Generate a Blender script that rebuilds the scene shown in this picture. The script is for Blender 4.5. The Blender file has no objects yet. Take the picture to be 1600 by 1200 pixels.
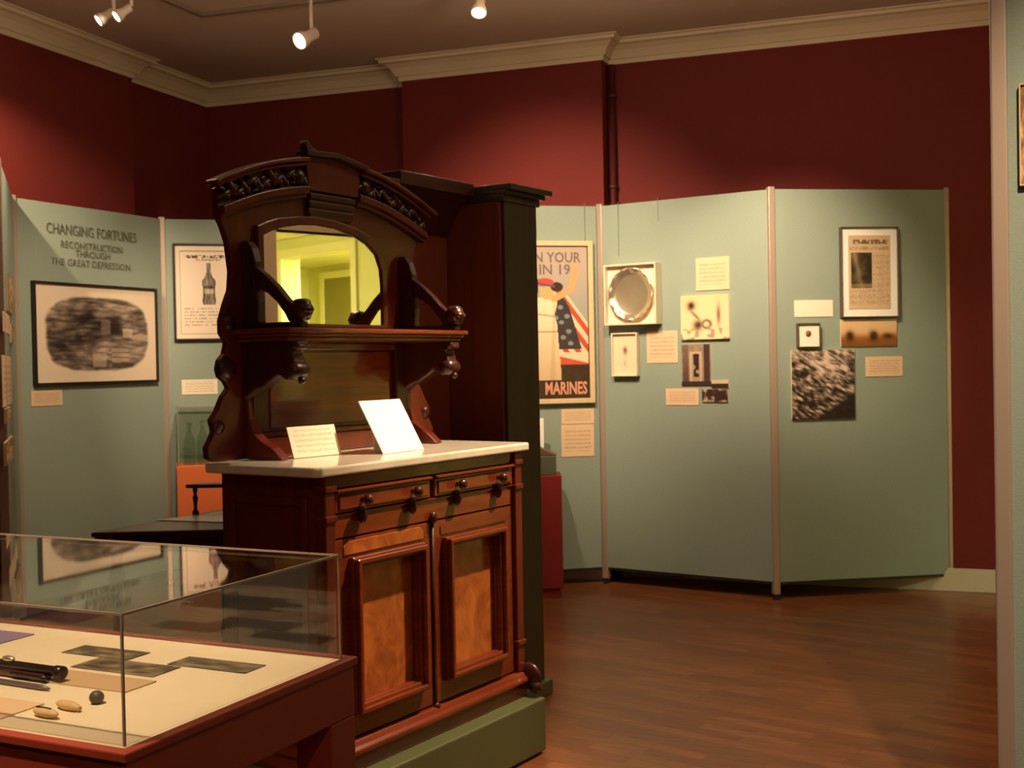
import bpy, bmesh, math, random
from mathutils import Vector, Matrix
random.seed(7)
C = bpy.context.scene.collection
PI = math.pi
H = 1.45; FPX = 1866.0; PIT = .01814; ROL = -.01893

# ------------------------------------------------------------------ camera
cd = bpy.data.cameras.new('camera'); cam = bpy.data.objects.new('camera', cd); C.objects.link(cam)
cd.sensor_width = 36; cd.lens = FPX / 1600 * 36; cd.clip_start = .05
cam.matrix_world = Matrix.Translation((0, 0, H)) @ Matrix.Rotation(PI / 2 - PIT, 4, 'X') @ Matrix.Rotation(ROL, 4, 'Z')
cd.dof.use_dof = True; cd.dof.focus_distance = 1.9; cd.dof.aperture_fstop = 16
bpy.context.scene.camera = cam

# ------------------------------------------------------------------ measuring helpers (photo pixel -> point on a known real plane)
def ray(x, y):
    X, Y = (x - 800) / FPX, (y - 600) / FPX
    Xu = X * math.cos(ROL) + Y * math.sin(ROL); Yu = -X * math.sin(ROL) + Y * math.cos(ROL); U = -Yu
    return Vector((Xu, math.cos(PIT) + math.sin(PIT) * U, -math.sin(PIT) + math.cos(PIT) * U))
def atz(x, y, z):
    d = ray(x, y); return d * ((z - H) / d.z) + Vector((0, 0, H))
def onplane(x, y, a, b):
    d = ray(x, y); nx, ny = -(b[1] - a[1]), b[0] - a[0]
    t = (nx * a[0] + ny * a[1]) / (nx * d.x + ny * d.y); return d * t + Vector((0, 0, H))

# ------------------------------------------------------------------ materials
def lin(c):
    return tuple(((v / 255) / 12.92 if v / 255 <= .04045 else ((v / 255 + .055) / 1.055) ** 2.4) for v in c)
MATS = {}
def mat(name, col, rough=.5, metal=0, noise=None, bump=None, spec=.5, coat=0, emit=None, sheen=0):
    """noise=(col2, scale xyz, detail, contrast)  bump=(scale,strength)"""
    if name in MATS: return MATS[name]
    m = bpy.data.materials.new(name); m.use_nodes = True; nt = m.node_tree; b = nt.nodes['Principled BSDF']
    b.inputs['Base Color'].default_value = (*col, 1); b.inputs['Roughness'].default_value = rough
    b.inputs['Metallic'].default_value = metal; b.inputs['Specular IOR Level'].default_value = spec
    b.inputs['Coat Weight'].default_value = coat
    if emit:
        b.inputs['Emission Color'].default_value = (*emit[0], 1); b.inputs['Emission Strength'].default_value = emit[1]
    tc = nt.nodes.new('ShaderNodeTexCoord')
    if noise:
        mp = nt.nodes.new('ShaderNodeMapping'); mp.inputs['Scale'].default_value = noise[1]
        nt.links.new(tc.outputs['Object'], mp.inputs[0])
        n = nt.nodes.new('ShaderNodeTexNoise'); n.inputs['Scale'].default_value = 1; n.inputs['Detail'].default_value = noise[2]
        n.inputs['Distortion'].default_value = noise[4] if len(noise) > 4 else 0
        nt.links.new(mp.outputs[0], n.inputs['Vector'])
        r = nt.nodes.new('ShaderNodeValToRGB'); k = noise[3]
        r.color_ramp.elements[0].position = .5 - k; r.color_ramp.elements[1].position = .5 + k
        r.color_ramp.elements[0].color = (*col, 1); r.color_ramp.elements[1].color = (*noise[0], 1)
        nt.links.new(n.outputs[0], r.inputs[0]); nt.links.new(r.outputs[0], b.inputs['Base Color'])
    if bump:
        n2 = nt.nodes.new('ShaderNodeTexNoise'); n2.inputs['Scale'].default_value = bump[0]; n2.inputs['Detail'].default_value = 3
        nt.links.new(tc.outputs['Object'], n2.inputs['Vector'])
        bp = nt.nodes.new('ShaderNodeBump'); bp.inputs['Strength'].default_value = bump[1]; bp.inputs['Distance'].default_value = .01
        nt.links.new(n2.outputs[0], bp.inputs['Height']); nt.links.new(bp.outputs[0], b.inputs['Normal'])
    MATS[name] = m; return m

M_red = mat('red_wall_paint', (.150, .017, .013), .75, noise=((.165, .020, .015), (3, 3, 3), 3, .3), bump=(90, .15), spec=.3)
M_ceil = mat('ceiling_paint', (.60, .50, .42), .85, noise=((.63, .53, .44), (1, 1, 1), 3, .3), spec=.2)
M_crown = mat('crown_paint', (.70, .60, .42), .55)
M_base = mat('baseboard_paint', (.62, .56, .42), .5)
M_panel = mat('panel_fabric', (.262, .325, .268), .9, noise=((.295, .36, .298), (60, 60, 220), 2, .3), bump=(260, .2), spec=.15)
M_post = mat('post_metal', (.46, .36, .29), .4, metal=.35)
M_dark = mat('dark_foot', (.02, .015, .012), .5)
M_wood = mat('dark_walnut', (.070, .009, .004), .3, noise=((.155, .022, .008), (9, 9, 1.6), 5, .28, 1.5), bump=(40, .06), coat=.25)
M_woodb = mat('black_walnut', (.030, .007, .004), .33, noise=((.065, .014, .007), (9, 9, 1.6), 5, .28, 1.5), coat=.2)
M_rail = mat('red_walnut', (.095, .014, .004), .27, noise=((.22, .036, .008), (2.5, 2.5, 22), 5, .3, 1.5), coat=.3)
M_burl = mat('burl_veneer', (.20, .036, .008), .25, noise=((.58, .17, .034), (7, 7, 5), 5, .28, 2.5), coat=.35)
M_marble = mat('cream_marble', (.78, .70, .55), .13, noise=((.68, .60, .46), (5, 9, 5), 6, .16, 2), spec=.6)
M_green = mat('green_plinth', (.075, .085, .030), .5, noise=((.09, .10, .036), (4, 4, 4), 3, .3))
M_wardr = mat('wardrobe_side', (.13, .024, .009), .5, noise=((.20, .040, .014), (16, 16, 1.0), 5, .3, 1), coat=.1)
M_wfront = mat('wardrobe_front', (.030, .022, .012), .42, noise=((.045, .032, .017), (30, 30, 1.2), 4, .3), coat=.1)
M_case = mat('case_red_brown', (.27, .036, .015), .5, noise=((.30, .042, .018), (6, 6, 6), 3, .3))
M_cream = mat('cream_liner', (.75, .62, .42), .8, noise=((.79, .66, .45), (20, 20, 20), 3, .3))
M_card = mat('cream_card', (.85, .74, .54), .7)
M_white = mat('white_card', (.93, .91, .84), .6)
M_tan = mat('tan_card', (.72, .50, .30), .7)
M_black = mat('black_frame', (.018, .012, .010), .35)
M_greyf = mat('grey_brown_frame', (.10, .075, .055), .4)
M_gold = mat('pale_wood_frame', (.62, .47, .27), .4, noise=((.70, .55, .33), (30, 30, 30), 3, .3))
M_fwhite = mat('white_frame', (.72, .63, .46), .45)
M_orange = mat('orange_pedestal', (.74, .16, .045), .6, noise=((.78, .18, .05), (5, 5, 5), 3, .3))
M_redped = mat('red_pedestal', (.26, .016, .012), .6)
M_silver = mat('silver', (.80, .68, .46), .27, metal=.85, noise=((.88, .78, .58), (30, 30, 30), 3, .3))
M_gun = mat('gun_metal', (.05, .035, .035), .25, metal=.6)
M_gwood = mat('pistol_wood', (.09, .025, .015), .3, coat=.4)
M_ivory = mat('ivory', (.72, .50, .25), .45, noise=((.58, .36, .15), (60, 60, 60), 3, .3))
M_lead = mat('dark_lead', (.06, .05, .04), .5, noise=((.12, .10, .08), (80, 80, 80), 3, .3))
M_lilac = mat('lilac_paper', (.26, .19, .30), .8)
M_yellow = mat('yellow_wall_paint', (.68, .66, .27), .6)
M_ytrim = mat('yellow_trim_paint', (.80, .76, .36), .45)
M_olive = mat('olive_door_paint', (.26, .22, .05), .5)
M_casing = mat('casing_paint', (.86, .70, .56), .5)
M_lampw = mat('lamp_housing', (.62, .52, .42), .4)
M_track = mat('track_metal', (.30, .22, .15), .5)
M_slot = mat('track_slot', (.05, .03, .02), .6)
M_lens = mat('lamp_lens', (1, .95, .85), .3, emit=((1, .86, .60), 60))
M_letter = mat('letter_vinyl', (.10, .105, .06), .7)
M_knob = mat('knob_wood', (.05, .012, .006), .18, coat=.8)

def floor_mat():
    m = bpy.data.materials.new('parquet_floor'); m.use_nodes = True; nt = m.node_tree; b = nt.nodes['Principled BSDF']
    tc = nt.nodes.new('ShaderNodeTexCoord'); mp = nt.nodes.new('ShaderNodeMapping')
    mp.inputs['Rotation'].default_value = (0, 0, .344)
    nt.links.new(tc.outputs['Object'], mp.inputs[0])
    br = nt.nodes.new('ShaderNodeTexBrick'); br.inputs['Scale'].default_value = 1
    br.inputs['Brick Width'].default_value = .42; br.inputs['Row Height'].default_value = .065; br.inputs['Mortar Size'].default_value = .0012
    br.inputs['Color1'].default_value = (.18, .060, .022, 1); br.inputs['Color2'].default_value = (.27, .102, .038, 1); br.inputs['Mortar'].default_value = (.09, .028, .010, 1)
    nt.links.new(mp.outputs[0], br.inputs['Vector'])
    n = nt.nodes.new('ShaderNodeTexNoise'); n.inputs['Scale'].default_value = 1; n.inputs['Detail'].default_value = 5
    m2 = nt.nodes.new('ShaderNodeMapping'); m2.inputs['Rotation'].default_value = (0, 0, .344); m2.inputs['Scale'].default_value = (3, 45, 1)
    nt.links.new(tc.outputs['Object'], m2.inputs[0]); nt.links.new(m2.outputs[0], n.inputs['Vector'])
    mx = nt.nodes.new('ShaderNodeMix'); mx.data_type = 'RGBA'; mx.blend_type = 'MULTIPLY'; mx.inputs[0].default_value = .55
    rp = nt.nodes.new('ShaderNodeValToRGB'); rp.color_ramp.elements[0].color = (.55, .5, .45, 1); rp.color_ramp.elements[1].color = (1.25, 1.2, 1.1, 1)
    rp.color_ramp.elements[0].position = .3; rp.color_ramp.elements[1].position = .7
    nt.links.new(n.outputs[0], rp.inputs[0]); nt.links.new(br.outputs[0], mx.inputs[6]); nt.links.new(rp.outputs[0], mx.inputs[7])
    nt.links.new(mx.outputs[2], b.inputs['Base Color']); b.inputs['Roughness'].default_value = .29
    b.inputs['Specular IOR Level'].default_value = .45
    return m
M_floor = floor_mat()

def glass_mat(name, tint, gloss=1.0):
    m = bpy.data.materials.new(name); m.use_nodes = True; nt = m.node_tree; nt.nodes.clear()
    o = nt.nodes.new('ShaderNodeOutputMaterial'); mx = nt.nodes.new('ShaderNodeMixShader')
    t = nt.nodes.new('ShaderNodeBsdfTransparent'); t.inputs[0].default_value = (*tint, 1)
    g = nt.nodes.new('ShaderNodeBsdfGlossy'); g.inputs['Roughness'].default_value = .02; g.inputs[0].default_value = (gloss, gloss, gloss, 1)
    f = nt.nodes.new('ShaderNodeFresnel'); f.inputs[0].default_value = 1.47
    gm = nt.nodes.new('ShaderNodeNewGeometry'); ior = nt.nodes.new('ShaderNodeMix'); ior.data_type = 'FLOAT'     # same Fresnel curve on both faces of a sheet
    ior.inputs[2].default_value = 1.47; ior.inputs[3].default_value = 1 / 1.47
    nt.links.new(gm.outputs['Backfacing'], ior.inputs[0]); nt.links.new(ior.outputs[0], f.inputs[0])
    nt.links.new(f.outputs[0], mx.inputs[0]); nt.links.new(t.outputs[0], mx.inputs[1]); nt.links.new(g.outputs[0], mx.inputs[2])
    nt.links.new(mx.outputs[0], o.inputs[0]); return m
M_glass = glass_mat('acrylic_sheet', (.95, .955, .94))
M_edge = mat('acrylic_edge', (.30, .21, .16), .3)
M_bottle = glass_mat('bottle_glass', (.76, .87, .80))
def mirror_mat():
    m = mat('mirror_silvering', (.90, .89, .80), .015, metal=1); return m
M_mirror = mirror_mat()
def card_text_mat(name, paper, ink, rows, seed):
    m = bpy.data.materials.new(name); m.use_nodes = True; nt = m.node_tree; b = nt.nodes['Principled BSDF']; b.inputs['Roughness'].default_value = .75
    tc = nt.nodes.new('ShaderNodeTexCoord'); mp = nt.nodes.new('ShaderNodeMapping'); mp.inputs['Scale'].default_value = (1, 1, 1)
    nt.links.new(tc.outputs['Generated'], mp.inputs[0])
    sp = nt.nodes.new('ShaderNodeSeparateXYZ'); nt.links.new(mp.outputs[0], sp.inputs[0])
    def mth(op, a, bb=None, clamp=False):
        n = nt.nodes.new('ShaderNodeMath'); n.operation = op; n.use_clamp = clamp
        for i, v in enumerate((a, bb)):
            if v is None: continue
            if isinstance(v, (int, float)): n.inputs[i].default_value = v
            else: nt.links.new(v, n.inputs[i])
        return n.outputs[0]
    z = sp.outputs[2]; x = sp.outputs[0]
    line = mth('GREATER_THAN', mth('SINE', mth('MULTIPLY', z, rows * 2 * PI)), -.1)
    box = mth('MULTIPLY', mth('LESS_THAN', mth('ABSOLUTE', mth('SUBTRACT', x, .5)), .40), mth('LESS_THAN', mth('ABSOLUTE', mth('SUBTRACT', z, .52)), .36))
    n = nt.nodes.new('ShaderNodeTexNoise'); n.inputs['Scale'].default_value = 26; mm = nt.nodes.new('ShaderNodeMapping'); mm.inputs['Scale'].default_value = (2, 1, .6); mm.inputs['Location'].default_value = (seed, 0, 0)
    nt.links.new(tc.outputs['Generated'], mm.inputs[0]); nt.links.new(mm.outputs[0], n.inputs['Vector'])
    w = mth('GREATER_THAN', n.outputs[0], .45)
    f = mth('MULTIPLY', mth('MULTIPLY', line, box), w)
    mx = nt.nodes.new('ShaderNodeMix'); mx.data_type = 'RGBA'; mx.inputs[6].default_value = (*paper, 1); mx.inputs[7].default_value = (*ink, 1)
    nt.links.new(mth('MULTIPLY', f, .45), mx.inputs[0]); nt.links.new(mx.outputs[2], b.inputs['Base Color']); return m
M_ctext = card_text_mat('tan_card_text', (.74, .53, .33), (.25, .16, .10), 8, 3)
M_ctext2 = card_text_mat('cream_card_text', (.86, .75, .56), (.35, .26, .18), 6, 7)

# ------------------------------------------------------------------ mesh builder
class MB:
    def __init__(s): s.bm = bmesh.new()
    def box(s, x0, x1, y0, y1, z0, z1):
        m = Matrix.Translation(((x0 + x1) / 2, (y0 + y1) / 2, (z0 + z1) / 2)) @ Matrix.Diagonal((abs(x1 - x0), abs(y1 - y0), abs(z1 - z0), 1))
        bmesh.ops.create_cube(s.bm, size=1, matrix=m); return s
    def prism(s, pts, axis, a, b):
        """pts 2-D polygon; axis 'y': pts=(x,z) extruded y a..b ; 'x': pts=(y,z) ; 'z': pts=(x,y)"""
        def P(p, t): return {'y': (p[0], t, p[1]), 'x': (t, p[0], p[1]), 'z': (p[0], p[1], t)}[axis]
        va = [s.bm.verts.new(P(p, a)) for p in pts]; vb = [s.bm.verts.new(P(p, b)) for p in pts]
        n = len(pts); s.bm.faces.new(va); s.bm.faces.new(vb[::-1])
        for i in range(n): s.bm.faces.new((va[i], vb[i], vb[(i + 1) % n], va[(i + 1) % n]))
        return s
    def ring(s, outer, inner, a, b, axis='y', closed=True):
        def P(p, t): return {'y': (p[0], t, p[1]), 'x': (t, p[0], p[1]), 'z': (p[0], p[1], t)}[axis]
        n = len(outer); V = [[s.bm.verts.new(P(p, t)) for p in q] for q in (outer, inner) for t in (a, b)]
        oa, ob, ia, ib = V; rng = range(n if closed else n - 1)
        for i in rng:
            j = (i + 1) % n
            for q in ((oa[i], oa[j], ia[j], ia[i]), (ob[i], ib[i], ib[j], ob[j]), (oa[i], ob[i], ob[j], oa[j]), (ia[i], ia[j], ib[j], ib[i])): s.bm.faces.new(q)
        if not closed:
            for i in (0, n - 1): s.bm.faces.new((oa[i], ia[i], ib[i], ob[i]))
        return s
    def lathe(s, prof, cx=0, cy=0, cz=0, axis='z', n=20):
        """prof list of (r, h) along the axis"""
        rings = []
        for r, h in prof:
            rg = []
            for k in range(n):
                a = 2 * PI * k / n; c, d = r * math.cos(a), r * math.sin(a)
                p = {'z': (cx + c, cy + d, cz + h), 'y': (cx + c, cy + h, cz + d), 'x': (cx + h, cy + c, cz + d)}[axis]
                rg.append(s.bm.verts.new(p))
            rings.append(rg)
        for a, b in zip(rings, rings[1:]):
            for k in range(n): s.bm.faces.new((a[k], a[(k + 1) % n], b[(k + 1) % n], b[k]))
        s.bm.faces.new(rings[0][::-1]); s.bm.faces.new(rings[-1]); return s
    def ball(s, x, y, z, rx, ry=None, rz=None, seg=14, rot=None):
        ry = ry or rx; rz = rz or rx
        m = Matrix.Translation((x, y, z))
        if rot is not None: m = m @ rot
        m = m @ Matrix.Diagonal((rx, ry, rz, 1))
        bmesh.ops.create_uvsphere(s.bm, u_segments=seg, v_segments=max(6, seg // 2), radius=1, matrix=m); return s
    def tube(s, pts, rad, n=10):
        pts = [Vector(p) for p in pts]; rings = []
        for i, p in enumerate(pts):
            d = (pts[min(i + 1, len(pts) - 1)] - pts[max(i - 1, 0)]).normalized()
            u = d.orthogonal().normalized() if i == 0 else (uprev - d * uprev.dot(d)).normalized(); uprev = u; v = d.cross(u)
            r = rad[i] if isinstance(rad, (list, tuple)) else rad
            rings.append([s.bm.verts.new(p + (u * math.cos(2 * PI * k / n) + v * math.sin(2 * PI * k / n)) * r) for k in range(n)])
        for a, b in zip(rings, rings[1:]):
            for k in range(n): s.bm.faces.new((a[k], a[(k + 1) % n], b[(k + 1) % n], b[k]))
        s.bm.faces.new(rings[0][::-1]); s.bm.faces.new(rings[-1]); return s
    def build(s, name, m, parent=None, bevel=0, seg=2, smooth=False):
        bmesh.ops.recalc_face_normals(s.bm, faces=s.bm.faces[:])
        me = bpy.data.meshes.new(name); s.bm.to_mesh(me); s.bm.free(); me.materials.append(m)
        o = bpy.data.objects.new(name, me); C.objects.link(o); o.parent = parent
        if smooth:
            for p in me.polygons: p.use_smooth = True
        if bevel:
            md = o.modifiers.new('bevel', 'BEVEL'); md.width = bevel; md.segments = seg; md.limit_method = 'ANGLE'; md.angle_limit = .6
        return o
def tag(o, label=None, cat=None, group=None, kind=None):
    if label: o['label'] = label
    if cat: o['category'] = cat
    if group: o['group'] = group
    if kind: o['kind'] = kind
    return o
def empty(name, loc=(0, 0, 0), rz=0):
    o = bpy.data.objects.new(name, None); C.objects.link(o); o.location = loc; o.rotation_euler = (0, 0, rz); o.empty_display_size = .1; return o
def kids(o): return [c for c in bpy.data.objects if c.parent == o]
def descend(o):
    r = []
    for c in kids(o): r.append(c); r += descend(c)
    return r
def rebase(root):
    """move the Empty to the bottom centre of its parts"""
    ds = [d for d in descend(root) if d.type == 'MESH']; pts = [v.co for d in ds for v in d.data.vertices]
    if not pts: return root
    lo = Vector([min(p[i] for p in pts) for i in range(3)]); hi = Vector([max(p[i] for p in pts) for i in range(3)])
    off = Vector(((lo.x + hi.x) / 2, (lo.y + hi.y) / 2, lo.z))
    for me in {d.data for d in ds}: me.transform(Matrix.Translation(-off))
    root.location = root.location + Matrix.Rotation(root.rotation_euler.z, 3, 'Z') @ off
    return root
def rebase_mesh(o):
    pts = [v.co for v in o.data.vertices]
    lo = Vector([min(p[i] for p in pts) for i in range(3)]); hi = Vector([max(p[i] for p in pts) for i in range(3)])
    off = Vector(((lo.x + hi.x) / 2, (lo.y + hi.y) / 2, lo.z)); o.data.transform(Matrix.Translation(-off))
    o.location = o.location + Matrix.Rotation(o.rotation_euler.z, 3, 'Z') @ off; return o
def place(o, loc, rz):
    o.location = loc; o.rotation_euler = (0, 0, rz); return o

# ------------------------------------------------------------------ the room (local frame: x right along the back wall, y into it, origin at the base of the back wall)
W0 = Vector((2.806, 7.239, 0)); WR = -.344
def struct(name, mb, m, bevel=0):
    o = mb.build(name, m, None, bevel); place(o, W0, WR); o['kind'] = 'structure'; return o
ZC = 3.56; ZB = 3.446
XR = 1.4; YF = -9.6; XL = -5.39
struct('floor', MB().box(-6.2, 7.6, YF - .2, 2.0, -.1, 0), M_floor)
struct('ceiling', MB().box(-6.2, XR + .15, YF - .2, .2, ZC, ZC + .1), M_ceil)
struct('wall_back', MB().box(XL - .3, XR + .15, 0, .15, 0, ZC), M_red)
struct('wall_chimney', MB().box(-3.70, -2.262, -.15, -.001, 0, ZC), M_red)
struct('wall_left', MB().box(XL - .3, XL, YF, -.0005, 0, ZC), M_red)
struct('wall_left_front', MB().box(XL + .0005, XL + .07, YF, -.98, 0, ZC), M_red)
struct('wall_front', MB().box(XL - .3, XR + .15, YF - .15, YF - .0005, 0, ZC), M_red)
OY0, OY1, OZ = -1.99, -.80, 2.40
w = MB(); w.box(XR, XR + .15, YF, OY0, 0, ZC).box(XR, XR + .15, OY1, -.0005, 0, ZC).box(XR, XR + .15, OY0, OY1, OZ, ZC)
struct('wall_right', w, M_red)
# crown moulding: stepped cove swept along the wall line (mitred)
def crown_path(pts):
    prof = [(0, ZB - .03), (.012, ZB - .03), (.018, ZB), (.03, ZB), (.04, ZB + .02), (.06, ZB + .05), (.09, ZB + .075), (.115, ZB + .082), (.12, ZB + .10), (.135, ZB + .105), (.135, ZC - .001), (0, ZC - .001)]
    mb = MB(); P = [Vector(p) for p in pts]; n = len(P); rings = []
    for i in range(n):
        dirs = []
        if i > 0: dirs.append((P[i] - P[i - 1]).normalized())
        if i < n - 1: dirs.append((P[i + 1] - P[i]).normalized())
        ns = [Vector((d.y, -d.x)) for d in dirs]      # normal towards the room (path runs left->right along the back wall)
        if len(ns) == 2:
            b = (ns[0] + ns[1]); b = b / b.dot(ns[0])
        else: b = ns[0]
        rings.append([mb.bm.verts.new((P[i].x + b.x * d, P[i].y + b.y * d, z)) for d, z in prof])
    k = len(prof)
    for a, b in zip(rings, rings[1:]):
        for j in range(k): mb.bm.faces.new((a[j], a[(j + 1) % k], b[(j + 1) % k], b[j]))
    mb.bm.faces.new(rings[0]); mb.bm.faces.new(rings[-1][::-1]); return mb
struct('trim_crown', crown_path([(XL + .071, YF + .01), (XL + .071, -.98 + .001), (XL + .001, -.98 + .001), (XL + .001, -.001), (-3.701, -.001), (-3.701, -.151), (-2.261, -.151), (-2.261, -.001), (XR - .001, -.001), (XR - .001, YF + .01)]), M_crown)
def bb(x0, x1, y):
    return MB().box(x0, x1, y - .018, y - .0005, 0, .125).box(x0, x1, y - .012, y - .0005, .125, .14)
struct('baseboard_back', bb(-2.255, XR - .001, 0), M_base, .003)
struct('baseboard_chimney', bb(-3.70, -2.262, -.151), M_base, .003)
struct('baseboard_left', MB().box(XL + .072, XL + .09, YF + .01, -1.0, 0, .14), M_base, .003)
# opening in the right wall, seen only in the mirror, and the yellow rooms past it
c = MB(); c.box(XR - .025, XR + .175, OY0 - .11, OY0, 0, OZ + .1).box(XR - .025, XR + .175, OY1, OY1 + .11, 0, OZ + .1).box(XR - .025, XR + .175, OY0, OY1, OZ, OZ + .1)
struct('trim_right_opening', c, M_casing, .005)
y = MB()
y.box(XR + .176, 2.70, -.42, -.27, 0, 3.0).box(3.80, 7.6, -.42, -.27, 0, 3.0).box(2.70, 3.80, -.42, -.27, 2.45, 3.0)
y.box(4.6, 4.75, -3.6, -.421, 0, 3.0).box(XR + .176, 4.75, -3.75, -3.601, 0, 3.0)
y.box(5.85, 6.0, -.269, 1.35, 0, 3.0).box(2.2, 6.0, 1.2, 1.35, 0, 3.0).box(2.2, 2.35, -.269, 1.199, 0, 3.0)
struct('wall_side_room', y, M_yellow)
struct('ceiling_side_room', MB().box(XR + .176, 6.0, -3.7, 1.35, 3.001, 3.1).box(2.35, 5.85, -.268, 1.199, 2.56, 2.62), M_yellow)
t = MB(); t.box(2.62, 2.70, -.45, -.24, 0, 2.53).box(3.80, 3.88, -.45, -.24, 0, 2.53).box(2.70, 3.80, -.45, -.24, 2.45, 2.53)
t.box(XR + .2, 4.599, -.46, -.421, 2.62, 2.72).box(XR + .2, 4.599, -.50, -.421, 2.72, 2.78)
struct('trim_side_room', t, M_ytrim, .006)
d = MB(); d.box(4.95, 5.50, 1.165, 1.199, 0, 2.42); struct('door_1', d, M_olive, .004)
d = MB(); d.box(4.87, 4.95, 1.155, 1.199, 0, 2.50).box(5.50, 5.58, 1.155, 1.199, 0, 2.50).box(4.95, 5.50, 1.155, 1.199, 2.42, 2.50); struct('trim_door_frame', d, M_ytrim, .004)

def rloc(x, y, z=0): return W0 + Matrix.Rotation(WR, 3, 'Z') @ Vector((x, y, z))

# pipe on the chimney corner
p = MB(); p.tube([(-2.225, -.045, .0), (-2.225, -.045, ZB - .04)], .022, 14)
for z in (.6, 1.6, 2.6, 3.2): p.lathe([(.03, -.012), (.03, .012)], -2.225, -.045, z)
p = place(p.build('heating_pipe', mat('painted_pipe', (.07, .008, .010), .5), smooth=True), W0, WR)
tag(p, 'dark red pipe running up the wall beside the chimney breast corner', 'pipe'); rebase_mesh(p)

# ------------------------------------------------------------------ art painted as colour attributes
def h2(i, j, s=0):
    n = (i * 374761393 + j * 668265263 + s * 974634777) & 0xffffffff
    n = ((n ^ (n >> 13)) * 1274126177) & 0xffffffff; return ((n ^ (n >> 16)) & 0xffff) / 65535
def vn(x, y, s=0):
    i, j = math.floor(x), math.floor(y); fx, fy = x - i, y - j; fx = fx * fx * (3 - 2 * fx); fy = fy * fy * (3 - 2 * fy)
    return (h2(i, j, s) * (1 - fx) + h2(i + 1, j, s) * fx) * (1 - fy) + (h2(i, j + 1, s) * (1 - fx) + h2(i + 1, j + 1, s) * fx) * fy
def fbm(x, y, s=0, o=4):
    a = 0; k = .5
    for q in range(o): a += k * vn(x, y, s + q); x *= 2.1; y *= 2.1; k *= .5
    return a / .94
def mixc(a, b, t): t = max(0, min(1, t)); return tuple(a[i] * (1 - t) + b[i] * t for i in range(3))
def sstep(a, b, x): t = max(0, min(1, (x - a) / (b - a))); return t * t * (3 - 2 * t)
def art_mat():
    m = bpy.data.materials.new('printed_paper'); m.use_nodes = True; nt = m.node_tree; b = nt.nodes['Principled BSDF']
    a = nt.nodes.new('ShaderNodeVertexColor'); a.layer_name = 'ink'; nt.links.new(a.outputs[0], b.inputs['Base Color']); b.inputs['Roughness'].default_value = .55
    b.inputs['Specular IOR Level'].default_value = .25
    return m
M_art = art_mat()
def art(name, w, h, y, z0, fn, parent, nx=70, ny=None, horiz=False, x0=0):
    """thin printed sheet; fn(s,t) -> sRGB 0..255, s left-right, t top-down"""
    ny = ny or max(8, int(nx * h / w)); me = bpy.data.meshes.new(name); V = []; Fc = []; cols = []
    for j in range(ny + 1):
        for i in range(nx + 1):
            s, t = i / nx, j / ny
            V.append((x0 + (s - .5) * w, (.5 - t) * h, z0 + .0) if horiz else (x0 + (s - .5) * w, y, z0 + (1 - t) * h)); cols.append(fn(s, t))
    for j in range(ny):
        for i in range(nx):
            a = j * (nx + 1) + i; Fc.append((a, a + nx + 1, a + nx + 2, a + 1))
    n0 = len(V)                                     # back face and rim: give the sheet thickness
    th = .0012
    ring = [i for i in range(nx + 1)] + [j * (nx + 1) + nx for j in range(1, ny + 1)] + [ny * (nx + 1) + i for i in range(nx - 1, -1, -1)] + [j * (nx + 1) for j in range(ny - 1, 0, -1)]
    for r in ring:
        v = V[r]; V.append((v[0], v[1], v[2] - th) if horiz else (v[0], v[1] + th, v[2])); cols.append(cols[r])
    k = len(ring)
    for q in range(k): Fc.append((ring[q], ring[(q + 1) % k], n0 + (q + 1) % k, n0 + q))
    Fc.append(tuple(n0 + q for q in range(k)))
    me.from_pydata(V, [], Fc); ca = me.color_attributes.new('ink', 'FLOAT_COLOR', 'POINT')
    for i, c in enumerate(cols): ca.data[i].color = (*lin(c), 1)
    me.materials.append(M_art); o = bpy.data.objects.new(name, me); C.objects.link(o); o.parent = parent; return o

def art_engraving(s, t):
    u, v = (s - .5) / .44, (t - .5) / .40
    # rounded oval vignette
    r = (abs(u) ** 3.2 + abs(v) ** 3.2) ** (1 / 3.2) + .05 * (fbm(s * 14, t * 14, 5) - .5)
    paper = (226, 208, 184)
    a = fbm(s * 9 + t * 5, t * 9 - s * 3, 2); b = vn(s * 30 + t * 60, t * 55, 9); st = vn(s * 8 + t * 22, t * 40 - s * 8, 11)
    k = .25 + .55 * a + .35 * (st - .5) + .2 * (b - .5)
    k += .25 * math.exp(-((s - .22) ** 2 + (t - .55) ** 2) / .02) + .18 * math.exp(-((s - .45) ** 2 + (t - .42) ** 2) / .03)
    k += .28 * math.exp(-((s - .63) ** 2 / .006 + (t - .42) ** 2 / .01))
    def blk(x0, x1, y0, y1, dk):
        nonlocal k
        if x0 < s < x1 and y0 < t + .35 * (s - x0) * 0 < y1: k = k * .35 + dk
    blk(.52, .60, .34, .50, .30); blk(.70, .79, .43, .53, .12); blk(.44, .56, .70, .85, .15); blk(.60, .75, .63, .80, .18 + .25 * (math.sin(t * 120) > .5)); blk(.60, .80, .80, .86, .55)
    c = mixc((216, 196, 170), (44, 34, 32), (k - .12) * 1.35)
    return mixc(c, paper, sstep(.93, 1.0, r))
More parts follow.
